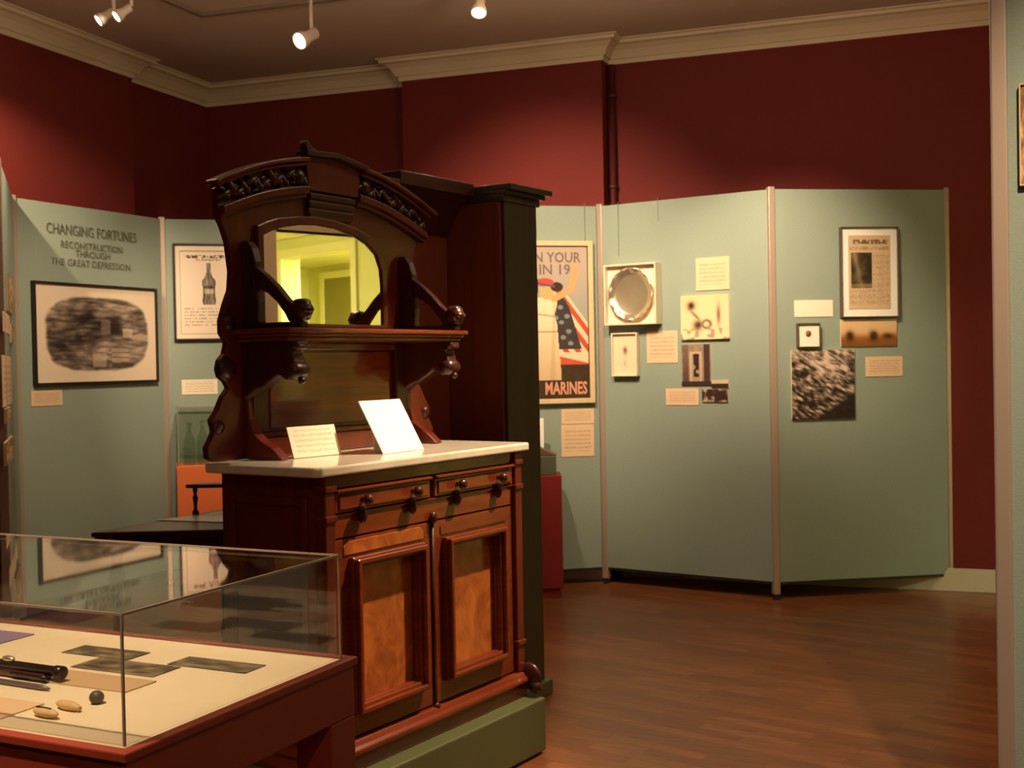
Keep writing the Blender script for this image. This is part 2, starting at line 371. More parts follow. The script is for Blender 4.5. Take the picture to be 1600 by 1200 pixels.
def art_bottle(s, t):
    c = (228, 212, 190)
    def line(cond, d=.5):
        nonlocal c
        if cond: c = mixc(c, (70, 50, 40), d)
    bx = abs(s - .55); inn = .08 < s < .93 and .06 < t < .95
    e = min(abs(s - .08), abs(s - .93)); 
    if .06 < t < .95 and e < .008: c = mixc(c, (120, 95, 75), .6)
    if .08 < s < .93 and min(abs(t - .06), abs(t - .95)) < .006: c = mixc(c, (120, 95, 75), .6)
    if .10 < t < .14 and .17 < s < .9 and vn(s * 60, t * 60, 3) > .42: c = (95, 72, 56)
    if .145 < t < .165 and .35 < s < .75 and vn(s * 90, t * 60, 4) > .5: c = (140, 112, 90)
    w = 0
    if .185 < t <= .20: w = .035
    elif .20 < t <= .30: w = .028 + (t - .20) * .12
    elif .30 < t <= .40: w = .04 + sstep(.30, .40, t) * .075
    elif .40 < t <= .60: w = .115 - .02 * math.sin((t - .4) / .2 * PI)
    elif .60 < t < .64: w = .115 - (t - .6) * .5
    if w and bx < w:
        k = .35 + .4 * (vn(s * 70, t * 18, 6)) + .3 * (bx > w * .8); k += .25 * (.43 < t < .46) - .25 * (.47 < t < .52)
        c = mixc(c, (45, 34, 30), k)
    if .66 < t < .88 and .14 < s < .88:
        for k in range(6):
            if abs(t - .68 - k * .035) < .009 and vn(s * 80, k, 8) > .4: c = mixc(c, (130, 105, 85), .55)
    return c
def art_poster(s, t):
    """generic patriotic poster: woman in a white gown with raised arm, striped flag behind (s from poster left)"""
    sky = mixc((176, 160, 150), (150, 158, 150), sstep(.1, .5, t)); c = sky
    # flag stripes
    a = t - .30 - .42 * (s - .62)
    if s > .50 and .25 < t < .76 and a > -.03:
        # stripes slanting down to the right
        q = (t - .33 - .75 * (s - .72)) / .055
        c = (186, 74, 52) if int(math.floor(q)) % 2 == 0 else (222, 202, 170)
        if q < -.6: c = sky
    # canton
    ce = .77 + .16 * (t - .4) / .3
    if .34 < t < .68 and .56 < s < ce - .06 * max(0, .4 - t) * 8:
        c = (52, 50, 52)
        for (x, y2) in ((.66, .40), (.74, .46), (.67, .50), (.76, .56), (.69, .60), (.60, .47), (.78, .64)):
            if (s - x) ** 2 / .0011 + (t - y2) ** 2 / .00022 < 1: c = (128, 130, 134)
    if t > .78: c = (58, 42, 28)
    if .70 < t <= .78 and s > .56: c = (196, 84, 58) if (t - .70) > .06 * (s - .45) * 2.2 else (222, 205, 170)
    # gown
    wl = .30 - .03 * sstep(.4, .9, t); wr = .62 + .04 * sstep(.5, .9, t) - .03 * math.exp(-((t - .45) ** 2) / .002)
    if .335 < t < .885 and wl < s < wr:
        c = mixc((228, 214, 180), (206, 180, 140), sstep(.4, .9, t)); f = vn(s * 16 + t * 1.5, t * 2, 3)
        c = mixc(c, (176, 148, 108), .45 * sstep(.5, .9, f)); 
        if abs(t - .45 - .08 * (s - .45)) < .006 or abs(t - .56) < .006: c = mixc(c, (150, 122, 90), .6)
    # arm raised to the right
    def seg(x0, y0, x1, y1, r):
        dx, dy = x1 - x0, (y1 - y0) * 2.0; px, py = s - x0, (t - y0) * 2.0; L = dx * dx + dy * dy; q = max(0, min(1, (px * dx + py * dy) / L))
        return (px - q * dx) ** 2 + (py - q * dy) ** 2 < r * r
    if seg(.58, .345, .80, .28, .042) or seg(.80, .28, .86, .15, .036) or seg(.86, .15, .84, .125, .035): c = (206, 160, 104)
    # neck, head, hair, red cap
    if (s - .50) ** 2 / .008 + (t - .29) ** 2 / .0035 < 1 and t > .24: c = (214, 168, 112)
    if (s - .62) ** 2 / .006 + (t - .265) ** 2 / .0010 < 1: c = (58, 40, 28)
    if (s - .47) ** 2 / .013 + (t - .235) ** 2 / .0008 < 1: c = (196, 70, 50)
    if abs(t - .252 - .1 * (s - .5)) < .008 and .36 < s < .60: c = (88, 80, 120)
    return mixc(c, (190, 160, 120), .12 * fbm(s * 20, t * 40, 4))
def art_silhouette(s, t):
    c = mixc((224, 196, 150), (236, 214, 172), t)
    k = 0
    k = max(k, 1.1 * math.exp(-((s - .22) ** 2 / .006 + (t - .24) ** 2 / .008)))
    k = max(k, .95 * math.exp(-((s - .36) ** 2 / .008 + (t - .68) ** 2 / .012)))
    k = max(k, .6 * math.exp(-(((s - .30) - (t - .45) * .8) ** 2 / .0016 + (t - .45) ** 2 / .03)))
    k = max(k, .6 * math.exp(-(abs(math.hypot(s - .54, (t - .66)) - .085) ** 2 / .0009)))
    k = max(k, .65 * math.exp(-((s - .79) ** 2 / .0014 + (t - .45) ** 2 / .05)))
    k = max(k, .35 * (t > .75) * (vn(s * 12, t * 12, 4) > .55))
    return mixc(c, (52, 32, 18), k * (.7 + .5 * fbm(s * 12, t * 12, 6)))
def art_doorway(s, t):
    c = mixc((176, 152, 124), (120, 100, 84), fbm(s * 6, t * 8, 2))
    if abs(s - .14) < .10: c = mixc(c, (70, 52, 48), .75 * (.5 + t * .6))
    if abs(s - .86) < .10: c = mixc(c, (62, 42, 38), .9)
    if .28 < s < .70 and .18 < t < .92: c = (186, 164, 136)
    if .36 < s < .62 and .24 < t < .92:
        c = (164, 140, 112)
    if (s - .50) ** 2 / .012 + (t - .27) ** 2 / .002 < 1 or (abs(s - .50) < .09 and .30 < t < .80 and vn(s * 9, t * 9, 3) > .25): c = (52, 36, 32)
    if t > .90: c = (60, 44, 40)
    return c
def art_strip(s, t):
    c = (184, 160, 132)
    return mixc(c, (56, 38, 36), sstep(.35, .7, fbm(s * 7, t * 3, 8) + .25 * math.sin(t * PI)))
def art_shelf(s, t):
    return (206, 182, 150) if t < .45 else (52, 38, 36)
def art_newspaper(s, t):
    c = (206, 182, 148)
    if .03 < s < .97:
        if .06 < t < .12 and vn(s * 34, t * 30, 2) > .35 and .12 < s < .95: c = mixc(c, (90, 66, 44), .75)
        if .15 < t < .20 and vn(s * 60, t * 60, 2) > .5: c = mixc(c, (120, 92, 64), .5)
        if .24 < t < .95 and (s > .58 or t > .74) and int(t * 90) % 2 == 0 and vn(s * 40, t * 90, 7) > .35 and abs((s * 4.6) % 1 - .5) < .46: c = mixc(c, (122, 94, 66), .42)
    if .06 < s < .56 and .23 < t < .72:
        k = fbm(s * 6, t * 7, 12); c = mixc((118, 106, 74), (46, 38, 28), k * 1.3)
        c = mixc(c, (168, 150, 104), .6 * math.exp(-(((s - .22) - (t - .45) * .4) ** 2 / .004)))
        c = mixc(c, (40, 26, 18), .8 * math.exp(-((s - .38) ** 2 / .012 + (t - .58) ** 2 / .002)))
        if t > .66: c = mixc(c, (170, 154, 110), .5)
    return c
def art_crowd(s, t):
    """packed heads and shoulders running diagonally, open dark ground at the lower right"""
    a, b = s * .9 + t * .45, t * .9 - s * .45
    k = fbm(a * 9, b * 26, 3, 3); st = vn(a * 16, b * 60, 5)
    v = .30 + 1.9 * (k - .46) + .45 * (st - .5) + .42 * math.exp(-((s - .66) ** 2 + (t - .30) ** 2) / .06) + .18 * (1 - t) - .12 * t
    if vn(a * 12, b * 48, 17) > .80: v += .35
    v *= 1 - .92 * sstep(-.04, .05, (t - .98 + .62 * (s - .42)) if s > .42 else -1) - .0
    return mixc((38, 28, 24), (216, 194, 172), v)
def art_landscape(s, t):
    c = mixc((222, 190, 146), (206, 160, 108), t)
    hz = .58 + .06 * fbm(s * 5, 0, 3)
    c = mixc(c, mixc((176, 122, 62), (128, 76, 32), t), sstep(hz - .16, hz + .14, t))
    k = max(math.exp(-((s - .16) ** 2 / .004 + (t - .62) ** 2 / .03)), math.exp(-((s - .58) ** 2 / .005 + (t - .62) ** 2 / .03)), .7 * math.exp(-((s - .85) ** 2 / .012 + (t - .62) ** 2 / .012)))
    return mixc(c, (48, 28, 12), min(1, k * 1.3) * (.55 + .8 * fbm(s * 20, t * 10, 7)))
def art_small_figure(s, t):
    c = (228, 210, 176)
    k = .75 * math.exp(-((s - .50) ** 2 / .008 + (t - .40) ** 2 / .010)) * (.5 + .9 * fbm(s * 16, t * 16, 2)) + .25 * math.exp(-((s - .48) ** 2 / .004 + (t - .72) ** 2 / .008))
    return mixc(c, (84, 60, 40), k)
def art_medal(s, t):
    c = (244, 236, 218); r = math.hypot(s - .5, t - .44)
    if r < .15: c = (190, 120, 84)
    if r < .12 and vn(s * 14, t * 14, 5) > .45: c = (86, 58, 48)
    return c
def art_mono(seed):
    def f(s, t):
        k = fbm(s * 5, t * 5, seed); e = min(s, 1 - s, t, 1 - t)
        return mixc((150, 134, 106), (70, 58, 46), k * 1.7 - .35 + .1 * (e < .02))
    return f
def art_mixed(seed):
    def f(s, t):
        k = fbm(s * 5, t * 8, seed); return mixc((210, 170, 120), (110, 80, 58), sstep(.3, .8, k))
    return f

# ------------------------------------------------------------------ display panels
def line_dir(a, b): return (Vector((b.x - a.x, b.y - a.y, 0))).normalized()
def panel(a, b, label, z0=.105, z1=2.45, foot_l=True, foot_r=False, rail=True):
    a = Vector((a[0], a[1], 0)); b = Vector((b[0], b[1], 0)); d = b - a; L = d.length; rz = math.atan2(d.y, d.x)
    r = empty('display_panel', a, rz); tag(r, label, 'display panel', 'grey-green fabric display panels')
    MB().box(.020, L - .020, 0, .03, z0, z1).build('fabric_board', M_panel, r, .002)
    for f, x in ((foot_l, 0), (foot_r, L)):
        if f:
            po = MB(); po.box(x - .021, x + .021, -.006, .040, .03, z1 + .015); po = po.build('post', M_post, r, .006)
            fo = MB(); fo.lathe([(.012, 0), (.024, .004), (.024, .018), (.010, .022), (.010, .032)], x, .015, 0, n=14); fo.build('foot', M_dark, po)
    if rail: MB().box(.022, L - .022, .004, .026, z0 - .015, z0 - .001).build('bottom_rail', M_dark, r)
    r['L'] = L; return r, a, b, rz
PA = [(.585, 7.758), (1.562, 7.115), (2.672, 7.290)]
aM1 = atz(800, 321, 2.455)
# MP1 behind wardrobe: from left to the joint
M1a = (-.34, 7.55)
mp1 = panel(M1a, PA[0], 'grey-green panel behind the poster, between the wardrobe and first post')
mp2 = panel(PA[0], PA[1], 'grey-green panel with the silver tray, angled out between two posts')
mp3 = panel(PA[1], PA[2], 'grey-green panel with the framed newspaper, at the right end', foot_r=True)
LPa, LPb, LPc = (-2.842, 6.868), (-2.316, 7.985), (-1.13, 8.33)
lp0 = panel((-2.40, 5.66), LPa, 'narrow sliver of lit panel at the far left edge', foot_l=True)
lp1 = panel(LPa, LPb, 'grey-green panel titled CHANGING FORTUNES above the framed engraving')
lp2 = panel(LPb, LPc, 'grey-green panel behind the bottle print and orange pedestal', foot_r=True)
rp = panel((1.272, 3.10), (2.35, 2.56), 'tall close panel cut off by the right edge of the view', foot_l=True)
for q in (lp0, lp1, lp2, rp, mp1, mp2, mp3):
    pass
# hanging wires on the middle panels
for (px, py0, py1, P) in ((913, 322, 420, mp1), (966, 321, 400, mp2), (1028, 314, 345, mp2)):
    _, a, b, rz = P; q = onplane(px, py0, a, b); q1 = onplane(px, py1, a, b)
    o = MB().tube([(0, -.004, 0), (0, -.004, q.z - q1.z + .02)], 0.0012, 6).box(-.004, .004, -.006, .033, q.z - q1.z + .012, q.z - q1.z + .02).build('hanging_wire', M_letter)
    place(o, (q.x, q.y, q1.z), rz)
    lab = {913: 'thin hanging wire above the right side of the poster', 966: 'thin hanging wire above the boxed silver tray', 1028: 'short wire hook at the panel top right of the tray'}[px]
    tag(o, lab, 'wire', 'picture hanging wires')

# ------------------------------------------------------------------ things hung on a panel
def rect_on(P, x0, y0, x1, y1, skew=0):
    """photo rectangle (left, top, right, bottom at its centre lines) -> centre point on the panel, width, height, bottom"""
    _, a, b, rz = P; ym = (y0 + y1) / 2; xm = (x0 + x1) / 2
    l = onplane(x0, ym, a, b); r = onplane(x1, ym, a, b); t = onplane(xm, y0, a, b); d = onplane(xm, y1, a, b)
    c = (l + r) / 2; w = Vector((r.x - l.x, r.y - l.y)).length; return Vector((c.x, c.y, d.z)), w, t.z - d.z, rz
def framed(name, P, box, label, fmat, fw, depth, fn, cat, matm=None, mat_w=0, nx=70, group=None, artlabel=None):
    p, w, h, rz = rect_on(P, *box); r = empty(name, p, rz); tag(r, label, cat, group)
    o = [(-w / 2, 0), (w / 2, 0), (w / 2, h), (-w / 2, h)]; i = [(-w / 2 + fw, fw), (w / 2 - fw, fw), (w / 2 - fw, h - fw), (-w / 2 + fw, h - fw)]
    MB().ring(o, i, -depth, -.001).build('frame', fmat, r, .003)
    MB().box(-w / 2 + fw * .8, w / 2 - fw * .8, -depth * .5, -.002, fw * .8, h - fw * .8).build('mount', matm or M_card, r)
    aw, ah = w - 2 * fw - 2 * mat_w, h - 2 * fw - 2 * mat_w
    art('picture', aw, ah, -depth * .5 - .003, fw + mat_w, fn, r, nx); return r
def card(P, box, label, m=None, th=.004, group='text cards on the panels'):
    p, w, h, rz = rect_on(P, *box); o = MB().box(-w / 2, w / 2, -th, -.0005, 0, h).build('text_card', m or M_ctext, None); place(o, p, rz); return tag(o, label, 'text card', group)
def photo(P, box, label, fn, th=.008, name='mounted_photograph', nx=60, cat='photograph'):
    p, w, h, rz = rect_on(P, *box); r = empty(name, p, rz); tag(r, label, cat)
    MB().box(-w / 2, w / 2, -th, -.0005, 0, h).build('backing_board', M_card, r); art('print', w, h, -th - .0016, 0, fn, r, nx); return r

framed('framed_engraving', lp1, (49, 445, 242, 600), 'wide black-framed engraving with a rounded vignette under the panel title', M_black, .016, .03, art_engraving, 'framed picture', M_card, 0, 130)
framed('framed_print', lp2, (271, 381, 372, 532), 'black-framed print of a bottle, partly hidden by the sideboard', M_black, .014, .03, art_bottle, 'framed picture', M_white, 0, 90)
card(lp1, (48, 610, 97, 634), 'small tan text card under the left corner of the engraving')
card(lp2, (284, 593, 340, 616), 'cream text card below the bottle print', M_ctext2)
card(lp2, (346, 548, 372, 574), 'cream text card peeking out beside the sideboard scrolls', M_ctext2)

# poster
pr = framed('framed_poster', mp1, (782, 377, 926, 631), 'tall pale-framed poster with a gowned woman, flag stripes and lettering', M_gold, .032, .035, art_poster, 'framed picture', M_black, .006, 130)
def text(name, s, size, m, parent, loc, width=None, rz=0, depth=.001, bold=0.0):
    cu = bpy.data.curves.new(name, 'FONT'); cu.body = s; cu.size = size; cu.align_x = 'CENTER'; cu.extrude = depth; cu.offset = bold; cu.resolution_u = 2
    o = bpy.data.objects.new(name, cu); C.objects.link(o); bpy.context.view_layer.update()
    dg = bpy.context.evaluated_depsgraph_get(); me = bpy.data.meshes.new_from_object(o.evaluated_get(dg)); bpy.data.objects.remove(o)
    xs = [v.co.x for v in me.vertices]; w0 = max(xs) - min(xs); sx = (width / w0) if width else 1
    me.transform(Matrix.Translation(loc) @ Matrix.Rotation(PI / 2, 4, 'X') @ Matrix.Diagonal((sx, 1, 1, 1)))
    me.materials.clear(); me.materials.append(m); q = bpy.data.objects.new(name, me); C.objects.link(q); q.parent = parent; return q
M_ink = mat('poster_ink', (.17, .125, .09), .6); M_inkr = mat('poster_lettering', (.66, .30, .18), .6)
pp, pw, ph, _ = rect_on(mp1, 782, 377, 926, 631)
def postx(px): return ((px - 782) / (926 - 782) - .5) * pw
def postz(py): return (631 - py) / (631 - 377) * ph
text('lettering', 'IN YOUR', .092, M_ink, pr, (postx(868), -.0215, postz(410)), postx(906) - postx(829), bold=.001)
text('lettering', 'IN 19', .092, M_ink, pr, (postx(866), -.0215, postz(429)), postx(890) - postx(842), bold=.001)
text('lettering', 'MARINES', .11, M_inkr, pr, (postx(881), -.0215, postz(616)), postx(914) - postx(848), bold=.003)
card(mp1, (877, 639, 928, 662), 'tan text card under the poster frame, the upper of two')
card(mp1, (877, 663, 928, 713), 'larger tan text card under the poster, the lower of two', M_ctext)

# boxed silver tray
p, w_, h_, rz = rect_on(mp2, 953, 413, 1034, 508)
r = empty('tray_shadow_box', p, rz); tag(r, 'shallow white box on the panel holding the silver tray', 'display box')
MB().ring([(-w_ / 2, 0), (w_ / 2, 0), (w_ / 2, h_), (-w_ / 2, h_)], [(-w_ / 2 + .012, .012), (w_ / 2 - .012, .012), (w_ / 2 - .012, h_ - .012), (-w_ / 2 + .012, h_ - .012)], -.085, -.001).build('box_rim', M_fwhite, r, .003)
MB().box(-w_ / 2 + .010, w_ / 2 - .010, -.045, -.002, .010, h_ - .010).build('liner', M_card, r)
m = MB(); n = 72; cz = h_ / 2; rings = []
R0x, R0z = w_ * .42, h_ * .435
def wav(a): return 1 + .022 * abs(math.sin(a * 6)) + .012 * math.sin(a * 12)
for q, dy in ((.0, -.050), (.72, -.050), (.80, -.054), (.84, -.062), (.93, -.068), (1.0, -.074), (1.0, -.066), (.80, -.047)):
    rings.append([m.bm.verts.new((R0x * q * (wav(2 * PI * k / n) if q > .9 else 1) * math.cos(2 * PI * k / n), dy + (.004 * math.sin(12 * 2 * PI * k / n) if q > .9 else 0), cz + R0z * q * (wav(2 * PI * k / n) if q > .9 else 1) * math.sin(2 * PI * k / n))) for k in range(n)] if q else None)
rings[0] = [m.bm.verts.new((0, -.050, cz))] * n
for a, b in zip(rings, rings[1:]):
    for k in range(n):
        k2 = (k + 1) % n
        if a[0] is a[1]: m.bm.faces.new((a[0], b[k], b[k2]))
        else: m.bm.faces.new((a[k], b[k], b[k2], a[k2]))
tr = m.build('silver_tray', M_silver, None, smooth=True); place(tr, p, rz)
tag(tr, 'oval silver tray with a scalloped rim inside the white box', 'tray')
framed('framed_figure', mp2, (960, 520, 1000, 588), 'small white-framed picture of a faint figure below the silver tray', M_fwhite, .010, .045, art_small_figure, 'framed picture', M_card, 0, 40)
card(mp2, (1011, 517, 1059, 567), 'square tan text card right of the small figure picture')
card(mp2, (1088, 402, 1140, 453), 'square tan text card at the top right, above the silhouette scene', th=.006)
photo(mp2, (1066, 461, 1141, 530), 'cream picture of dark silhouetted figures below the square card', art_silhouette, .02)
photo(mp2, (1066, 538, 1112, 602), 'brown photograph of a figure standing in a doorway', art_doorway)
photo(mp2, (1112.5, 594, 1139, 606), 'narrow pale and dark strip beside the doorway photograph', art_shelf, nx=20)
photo(mp2, (1098, 608, 1138, 628), 'tiny dark photograph right of the small tan card', art_strip, nx=30)
card(mp2, (1041, 607, 1092, 633), 'small wide tan card under the doorway photograph')
framed('framed_newspaper', mp3, (1311, 355, 1401, 496), 'tall thin-framed newspaper page with a picture at its left', M_greyf, .006, .035, art_newspaper, 'framed picture', M_white, .045, 90)
card(mp3, (1241, 469, 1301, 495), 'pale text card left of the newspaper, in the bright light', mat('pale_card', (.88, .78, .62), .7))
framed('framed_medal', mp3, (1243.5, 505, 1279, 543), 'tiny square frame with a small round badge on white', M_greyf, .006, .035, art_medal, 'framed picture', M_white, 0, 40)
photo(mp3, (1313, 499, 1400, 541), 'long landscape picture directly under the framed newspaper', art_landscape)
photo(mp3, (1236, 547, 1334, 654), 'large square sepia photograph of a dense crowd', art_crowd, .012, nx=110)
card(mp3, (1352, 557, 1410, 588), 'tan text card right of the crowd photograph')
framed('framed_picture', rp, (1593, 130, 1650, 290), 'orange and brown picture on the close right panel, cut off by the edge', M_gold, .004, .02, art_mixed(4), 'framed picture', M_tan, 0, 40)
# far-left sliver panel: cards and photographs seen edge on
for (x0, y0, x1, y1, kind, lab) in ((9, 434, 17, 488, 'p', 'dark narrow photograph high on the far left panel'), (3, 490, 14, 520, 'c', 'cream card below the dark photograph on the far left panel'),
        (14.5, 508, 18, 536, 'p2', 'small dark print beside the cream card on the far left panel'), (2, 556, 17, 634, 'c', 'tall tan text card on the far left panel'),
        (6, 637, 13, 660, 'p', 'small dark photograph under the tall card on the far left panel'), (5, 686, 17, 722, 'p2', 'lowest small framed photograph on the far left panel')):
    if kind == 'c': card(lp0, (x0, y0, x1, y1), lab)
    else: photo(lp0, (x0, y0, x1, y1), lab, art_mixed(9 if kind == 'p' else 14), .012, nx=16)
# title lettering on the left panel
_, a, b, rz = lp1; root = lp1[0]
def lx(px, py): q = onplane(px, py, a, b); return (Vector((q.x, q.y, 0)) - a).length, q.z
for s, x0, x1, yy, sz in (('CHANGING FORTUNES', 72, 212, 371, .072), ('RECONSTRUCTION', 95, 190, 391, .048), ('THROUGH', 118, 171, 403.5, .048), ('THE GREAT DEPRESSION', 80, 203, 418, .048)):
    l0, _z = lx(x0, yy); l1, _z = lx(x1, yy); l, z = lx((x0 + x1) / 2, yy)
    text('title_lettering', s, sz * 1.25, M_letter, root, ((l0 + l1) / 2, -.0025, z), l1 - l0, bold=-.0005)
for q in (lp0, lp1, lp2, rp, mp1, mp2, mp3):
    del q[0]['L']

# ------------------------------------------------------------------ sideboard (local frame: x along the front, y to the back)
SO = Vector((-.573, 3.492, 0)); SR = PI / 2 - .584
ZP = .207
UC = .5825
def mirr(pts): return [(2 * UC - u, z) for u, z in pts[::-1]]
sb = empty('sideboard', SO, SR); tag(sb, 'tall carved Victorian sideboard with arched mirror, shelf, marble top and two doors', 'sideboard')
body = MB(); body.box(.06, 1.105, .055, .47, .27, 1.118)
body.box(.05, .075, .045, .06, .27, 1.118)
body = body.build('carcass', M_wood, sb, .004)
# side panel mouldings of the carcass
MB().ring([(.10, .34), (.43, .34), (.43, 1.05), (.10, 1.05)], [(.125, .365), (.405, .365), (.405, 1.025), (.125, 1.025)], .052, .060, 'x').build('side_moulding', M_wood, sb, .003)
for x in (.048, 1.075):
    po = MB(); po.box(x, x + .044, .018, .056, .30, 1.118)
    for z in (.40, .98, 1.07): po.box(x - .004, x + .048, .012, .056, z, z + .02)
    po.build('corner_post', M_wood, sb, .004)
bm = MB(); bm.box(.04, 1.125, .012, .475, ZP + .001, .262).prism([(-.004, .262), (-.004, .275), (.008, .285), (.02, .30), (.06, .30), (.06, .262)], 'x', .03, 1.135)
bm.prism([(-.0, .262), (.47, .262), (.47, .29), (.0, .29)], 'x', .03, .062)
bm.build('base_moulding', M_rail, sb, .004)
for x in (.045, 1.12):
    f = MB(); f.lathe([(.012, -.012), (.045, -.010), (.052, 0), (.045, .010), (.012, .012)], x, .0, .282, 'x', 20).ball(x, -.025, .245, .022, .028, .026)
    f.build('foot_scroll', M_woodb, sb, smooth=True)
# frieze rail between drawers and doors
fr = MB(); fr.box(.095, 1.073, .034, .056, .925, 1.0).box(.095, 1.073, .028, .056, .992, 1.0).box(.095, 1.073, .030, .056, 1.078, 1.118)
fr.build('front_rail', M_rail, sb, .003)
# drawers
for x0, x1 in ((.10, .570), (.596, 1.068)):
    dr = MB(); dr.box(x0, x1, .026, .055, 1.003, 1.076).box(x0 + .015, x1 - .015, .020, .03, 1.012, 1.056)
    dr.prism([(.026, 1.060), (.012, 1.066), (.012, 1.074), (.026, 1.076)], 'x', x0, x1)
    dr = dr.build('drawer', M_rail, sb, .003)
    for fr_ in (.25, .78):
        x = x0 + (x1 - x0) * fr_
        MB().lathe([(.008, .0), (.007, -.012), (.015, -.018), (.018, -.028), (.012, -.038), (.003, -.041)], x, .021, 1.036, 'y', 16).build('knob', M_knob, dr, smooth=True)
        pe = MB(); pe.lathe([(.004, -.045), (.012, -.035), (.016, -.018), (.010, -.006), (.014, .0), (.006, .008)], x, .020, 1.006, 'z', 12).build('pendant_drop', M_woodb, dr, smooth=True)
# doors
for k, (x0, x1, a0, a1) in enumerate(((.100, .576, .165, .527), (.590, 1.068, .640, 1.000))):
    z0, z1, b0, b1 = .306, .920, .372, .862
    o = [(x0, z0), (x1, z0), (x1, z1), (x0, z1)]; i = [(a0 + .03, b0 + .03), (a1 - .03, b0 + .03), (a1 - .03, b1 - .03), (a0 + .03, b1 - .03)]
    dd = MB().ring(o, i, .034, .055).build('door', M_rail, sb, .002)
    MB().box(a0 + .028, a1 - .028, .052, .0545, b0 + .028, b1 - .028).build('door_panel', M_burl, dd)
    # moulding: stepped raised frame
    mo = MB()
    def rect(e): return [(a0 + e, b0 + e), (a1 - e, b0 + e), (a1 - e, b1 - e), (a0 + e, b1 - e)]
    mo.ring(rect(0), rect(.034), .014, .036); mo.ring(rect(.006), rect(.024), -.002, .016); mo.ring(rect(.026), rect(.038), .030, .052)
    mo.build('panel_moulding', M_rail, dd, .005, 3)
    # burl strip above the moulding, clipped corners
    MB().prism([(x0 + .04, b1 + .008), (x1 - .04, b1 + .008), (x1 - .04, z1 - .022), (x1 - .06, z1 - .008), (x0 + .06, z1 - .008), (x0 + .04, z1 - .022)], 'y', .030, .036).build('veneer_strip', M_burl if k == 0 else M_rail, dd, .002)
    if k == 0: MB().lathe([(.009, 0), (.009, -.004), (.003, -.006)], x1 - .022, .034, .60, 'y', 12).build('escutcheon', M_knob, dd)
st = MB().tube([(.583, .030, .306), (.583, .030, .918)], .006, 10).ball(.583, .024, .935, .016, .012, .02).ball(.583, .024, .30, .013, .010, .013)
st.build('centre_bead', M_woodb, sb, smooth=True)
mt = MB(); e = .018
mt.prism([(e, 0), (1.165 - e, 0), (1.165, e), (1.165, .48), (0, .48), (0, e)], 'z', 1.120, 1.150)
mt.build('marble_top', M_marble, sb, .007, 3)
# backboard with its cut-out silhouette
def arcz(u, z_end, rise): return z_end + rise * (1 - ((u - UC) / .52) ** 2)
left = [(.03, 1.152), (.000, 1.165), (-.002, 1.20), (.015, 1.225), (.03, 1.25), (.018, 1.285), (.045, 1.315), (.07, 1.36), (.095, 1.385), (.082, 1.405), (.060, 1.42), (.052, 1.445), (.060, 1.475), (.082, 1.495), (.092, 1.53), (.070, 1.56), (.070, 1.60),
        (.088, 1.65), (.112, 1.70), (.118, 1.76), (.105, 1.85), (.085, 1.90), (.060, 1.94)]
top = [(u / 20 * 1.045 + .06, arcz(u / 20 * 1.045 + .06, 2.022, .10)) for u in range(0, 21)]
outline = left + top + mirr(left)
MB().prism(outline, 'y', .462, .487).build('backboard', M_wood, sb, .004)
MB().box(.27, .895, .456, .4625, 1.245, 1.50).build('back_panel', M_rail, sb, .003)
MB().box(.20, .965, .430, .4625, 1.152, 1.215).box(.20, .965, .436, .4625, 1.215, 1.235).box(.20, .965, .446, .4625, 1.505, 1.53).build('back_rail', M_wood, sb, .004)
for s in (0, 1):       # stiles each side of the panel
    x = .175 if s == 0 else .915
    stl = MB(); stl.box(x, x + .075, .440, .4625, 1.152, 1.53)
    stl.build('stile', M_woodb, sb, .006)
# leaf scroll ornaments at the silhouette
for s in (-1, 1):
    def U(u): return u if s < 0 else 2 * UC - u
    oc = MB()
    oc.lathe([(.012, -.02), (.030, -.016), (.040, 0), (.030, .016), (.012, .02)], U(.088), .47, 1.447, 'y', 18)
    oc.build('edge_scroll', M_woodb, sb, smooth=True); oc = MB()
    oc.lathe([(.008, -.02), (.020, -.016), (.026, 0), (.020, .014), (.008, .02)], U(.045), .47, 1.262, 'y', 16)
    oc.build('edge_scroll', M_woodb, sb, smooth=True); oc = MB()
    oc.lathe([(.008, -.02), (.022, -.016), (.028, 0), (.022, .014), (.008, .02)], U(.100), .47, 1.595, 'y', 16)
    oc.build('edge_scroll', M_woodb, sb, smooth=True)
# mirror
mir = [(.248, 1.597), (.248, 1.885), (.290, 1.902), (.34, 1.918), (.42, 1.932), (.50, 1.938), (.60, 1.934), (.70, 1.916), (.77, 1.890), (.82, 1.855), (.845, 1.805), (.852, 1.74), (.852, 1.597)]
mid = (.56, 1.76)
def grow(pts, e):
    return [(u + (e if u > mid[0] + .2 else -e if u < mid[0] - .2 else (u - mid[0]) * .1), z + (e if z > 1.80 else (0 if z > 1.65 else -e * .4))) for u, z in pts]
MB().prism(mir, 'y', .452, .4615).build('mirror_glass', M_mirror, sb)
MB().ring(grow(mir, .030), mir, .444, .4625).build('mirror_frame', M_wood, sb, .005, 2)
# shelf: moulded edge
sh = MB()
def shelf_poly(e): return [(.105 + e, .46), (.105 + e, .205 + e), (.125 + e, .200 + e), (1.04 - e, .200 + e), (1.06 - e, .205 + e), (1.06 - e, .46)]
sh.prism(shelf_poly(0), 'z', 1.556, 1.572).prism(shelf_poly(.012), 'z', 1.545, 1.556).prism(shelf_poly(.022), 'z', 1.532, 1.545)
sh.build('shelf', M_rail, sb, .004, 2)
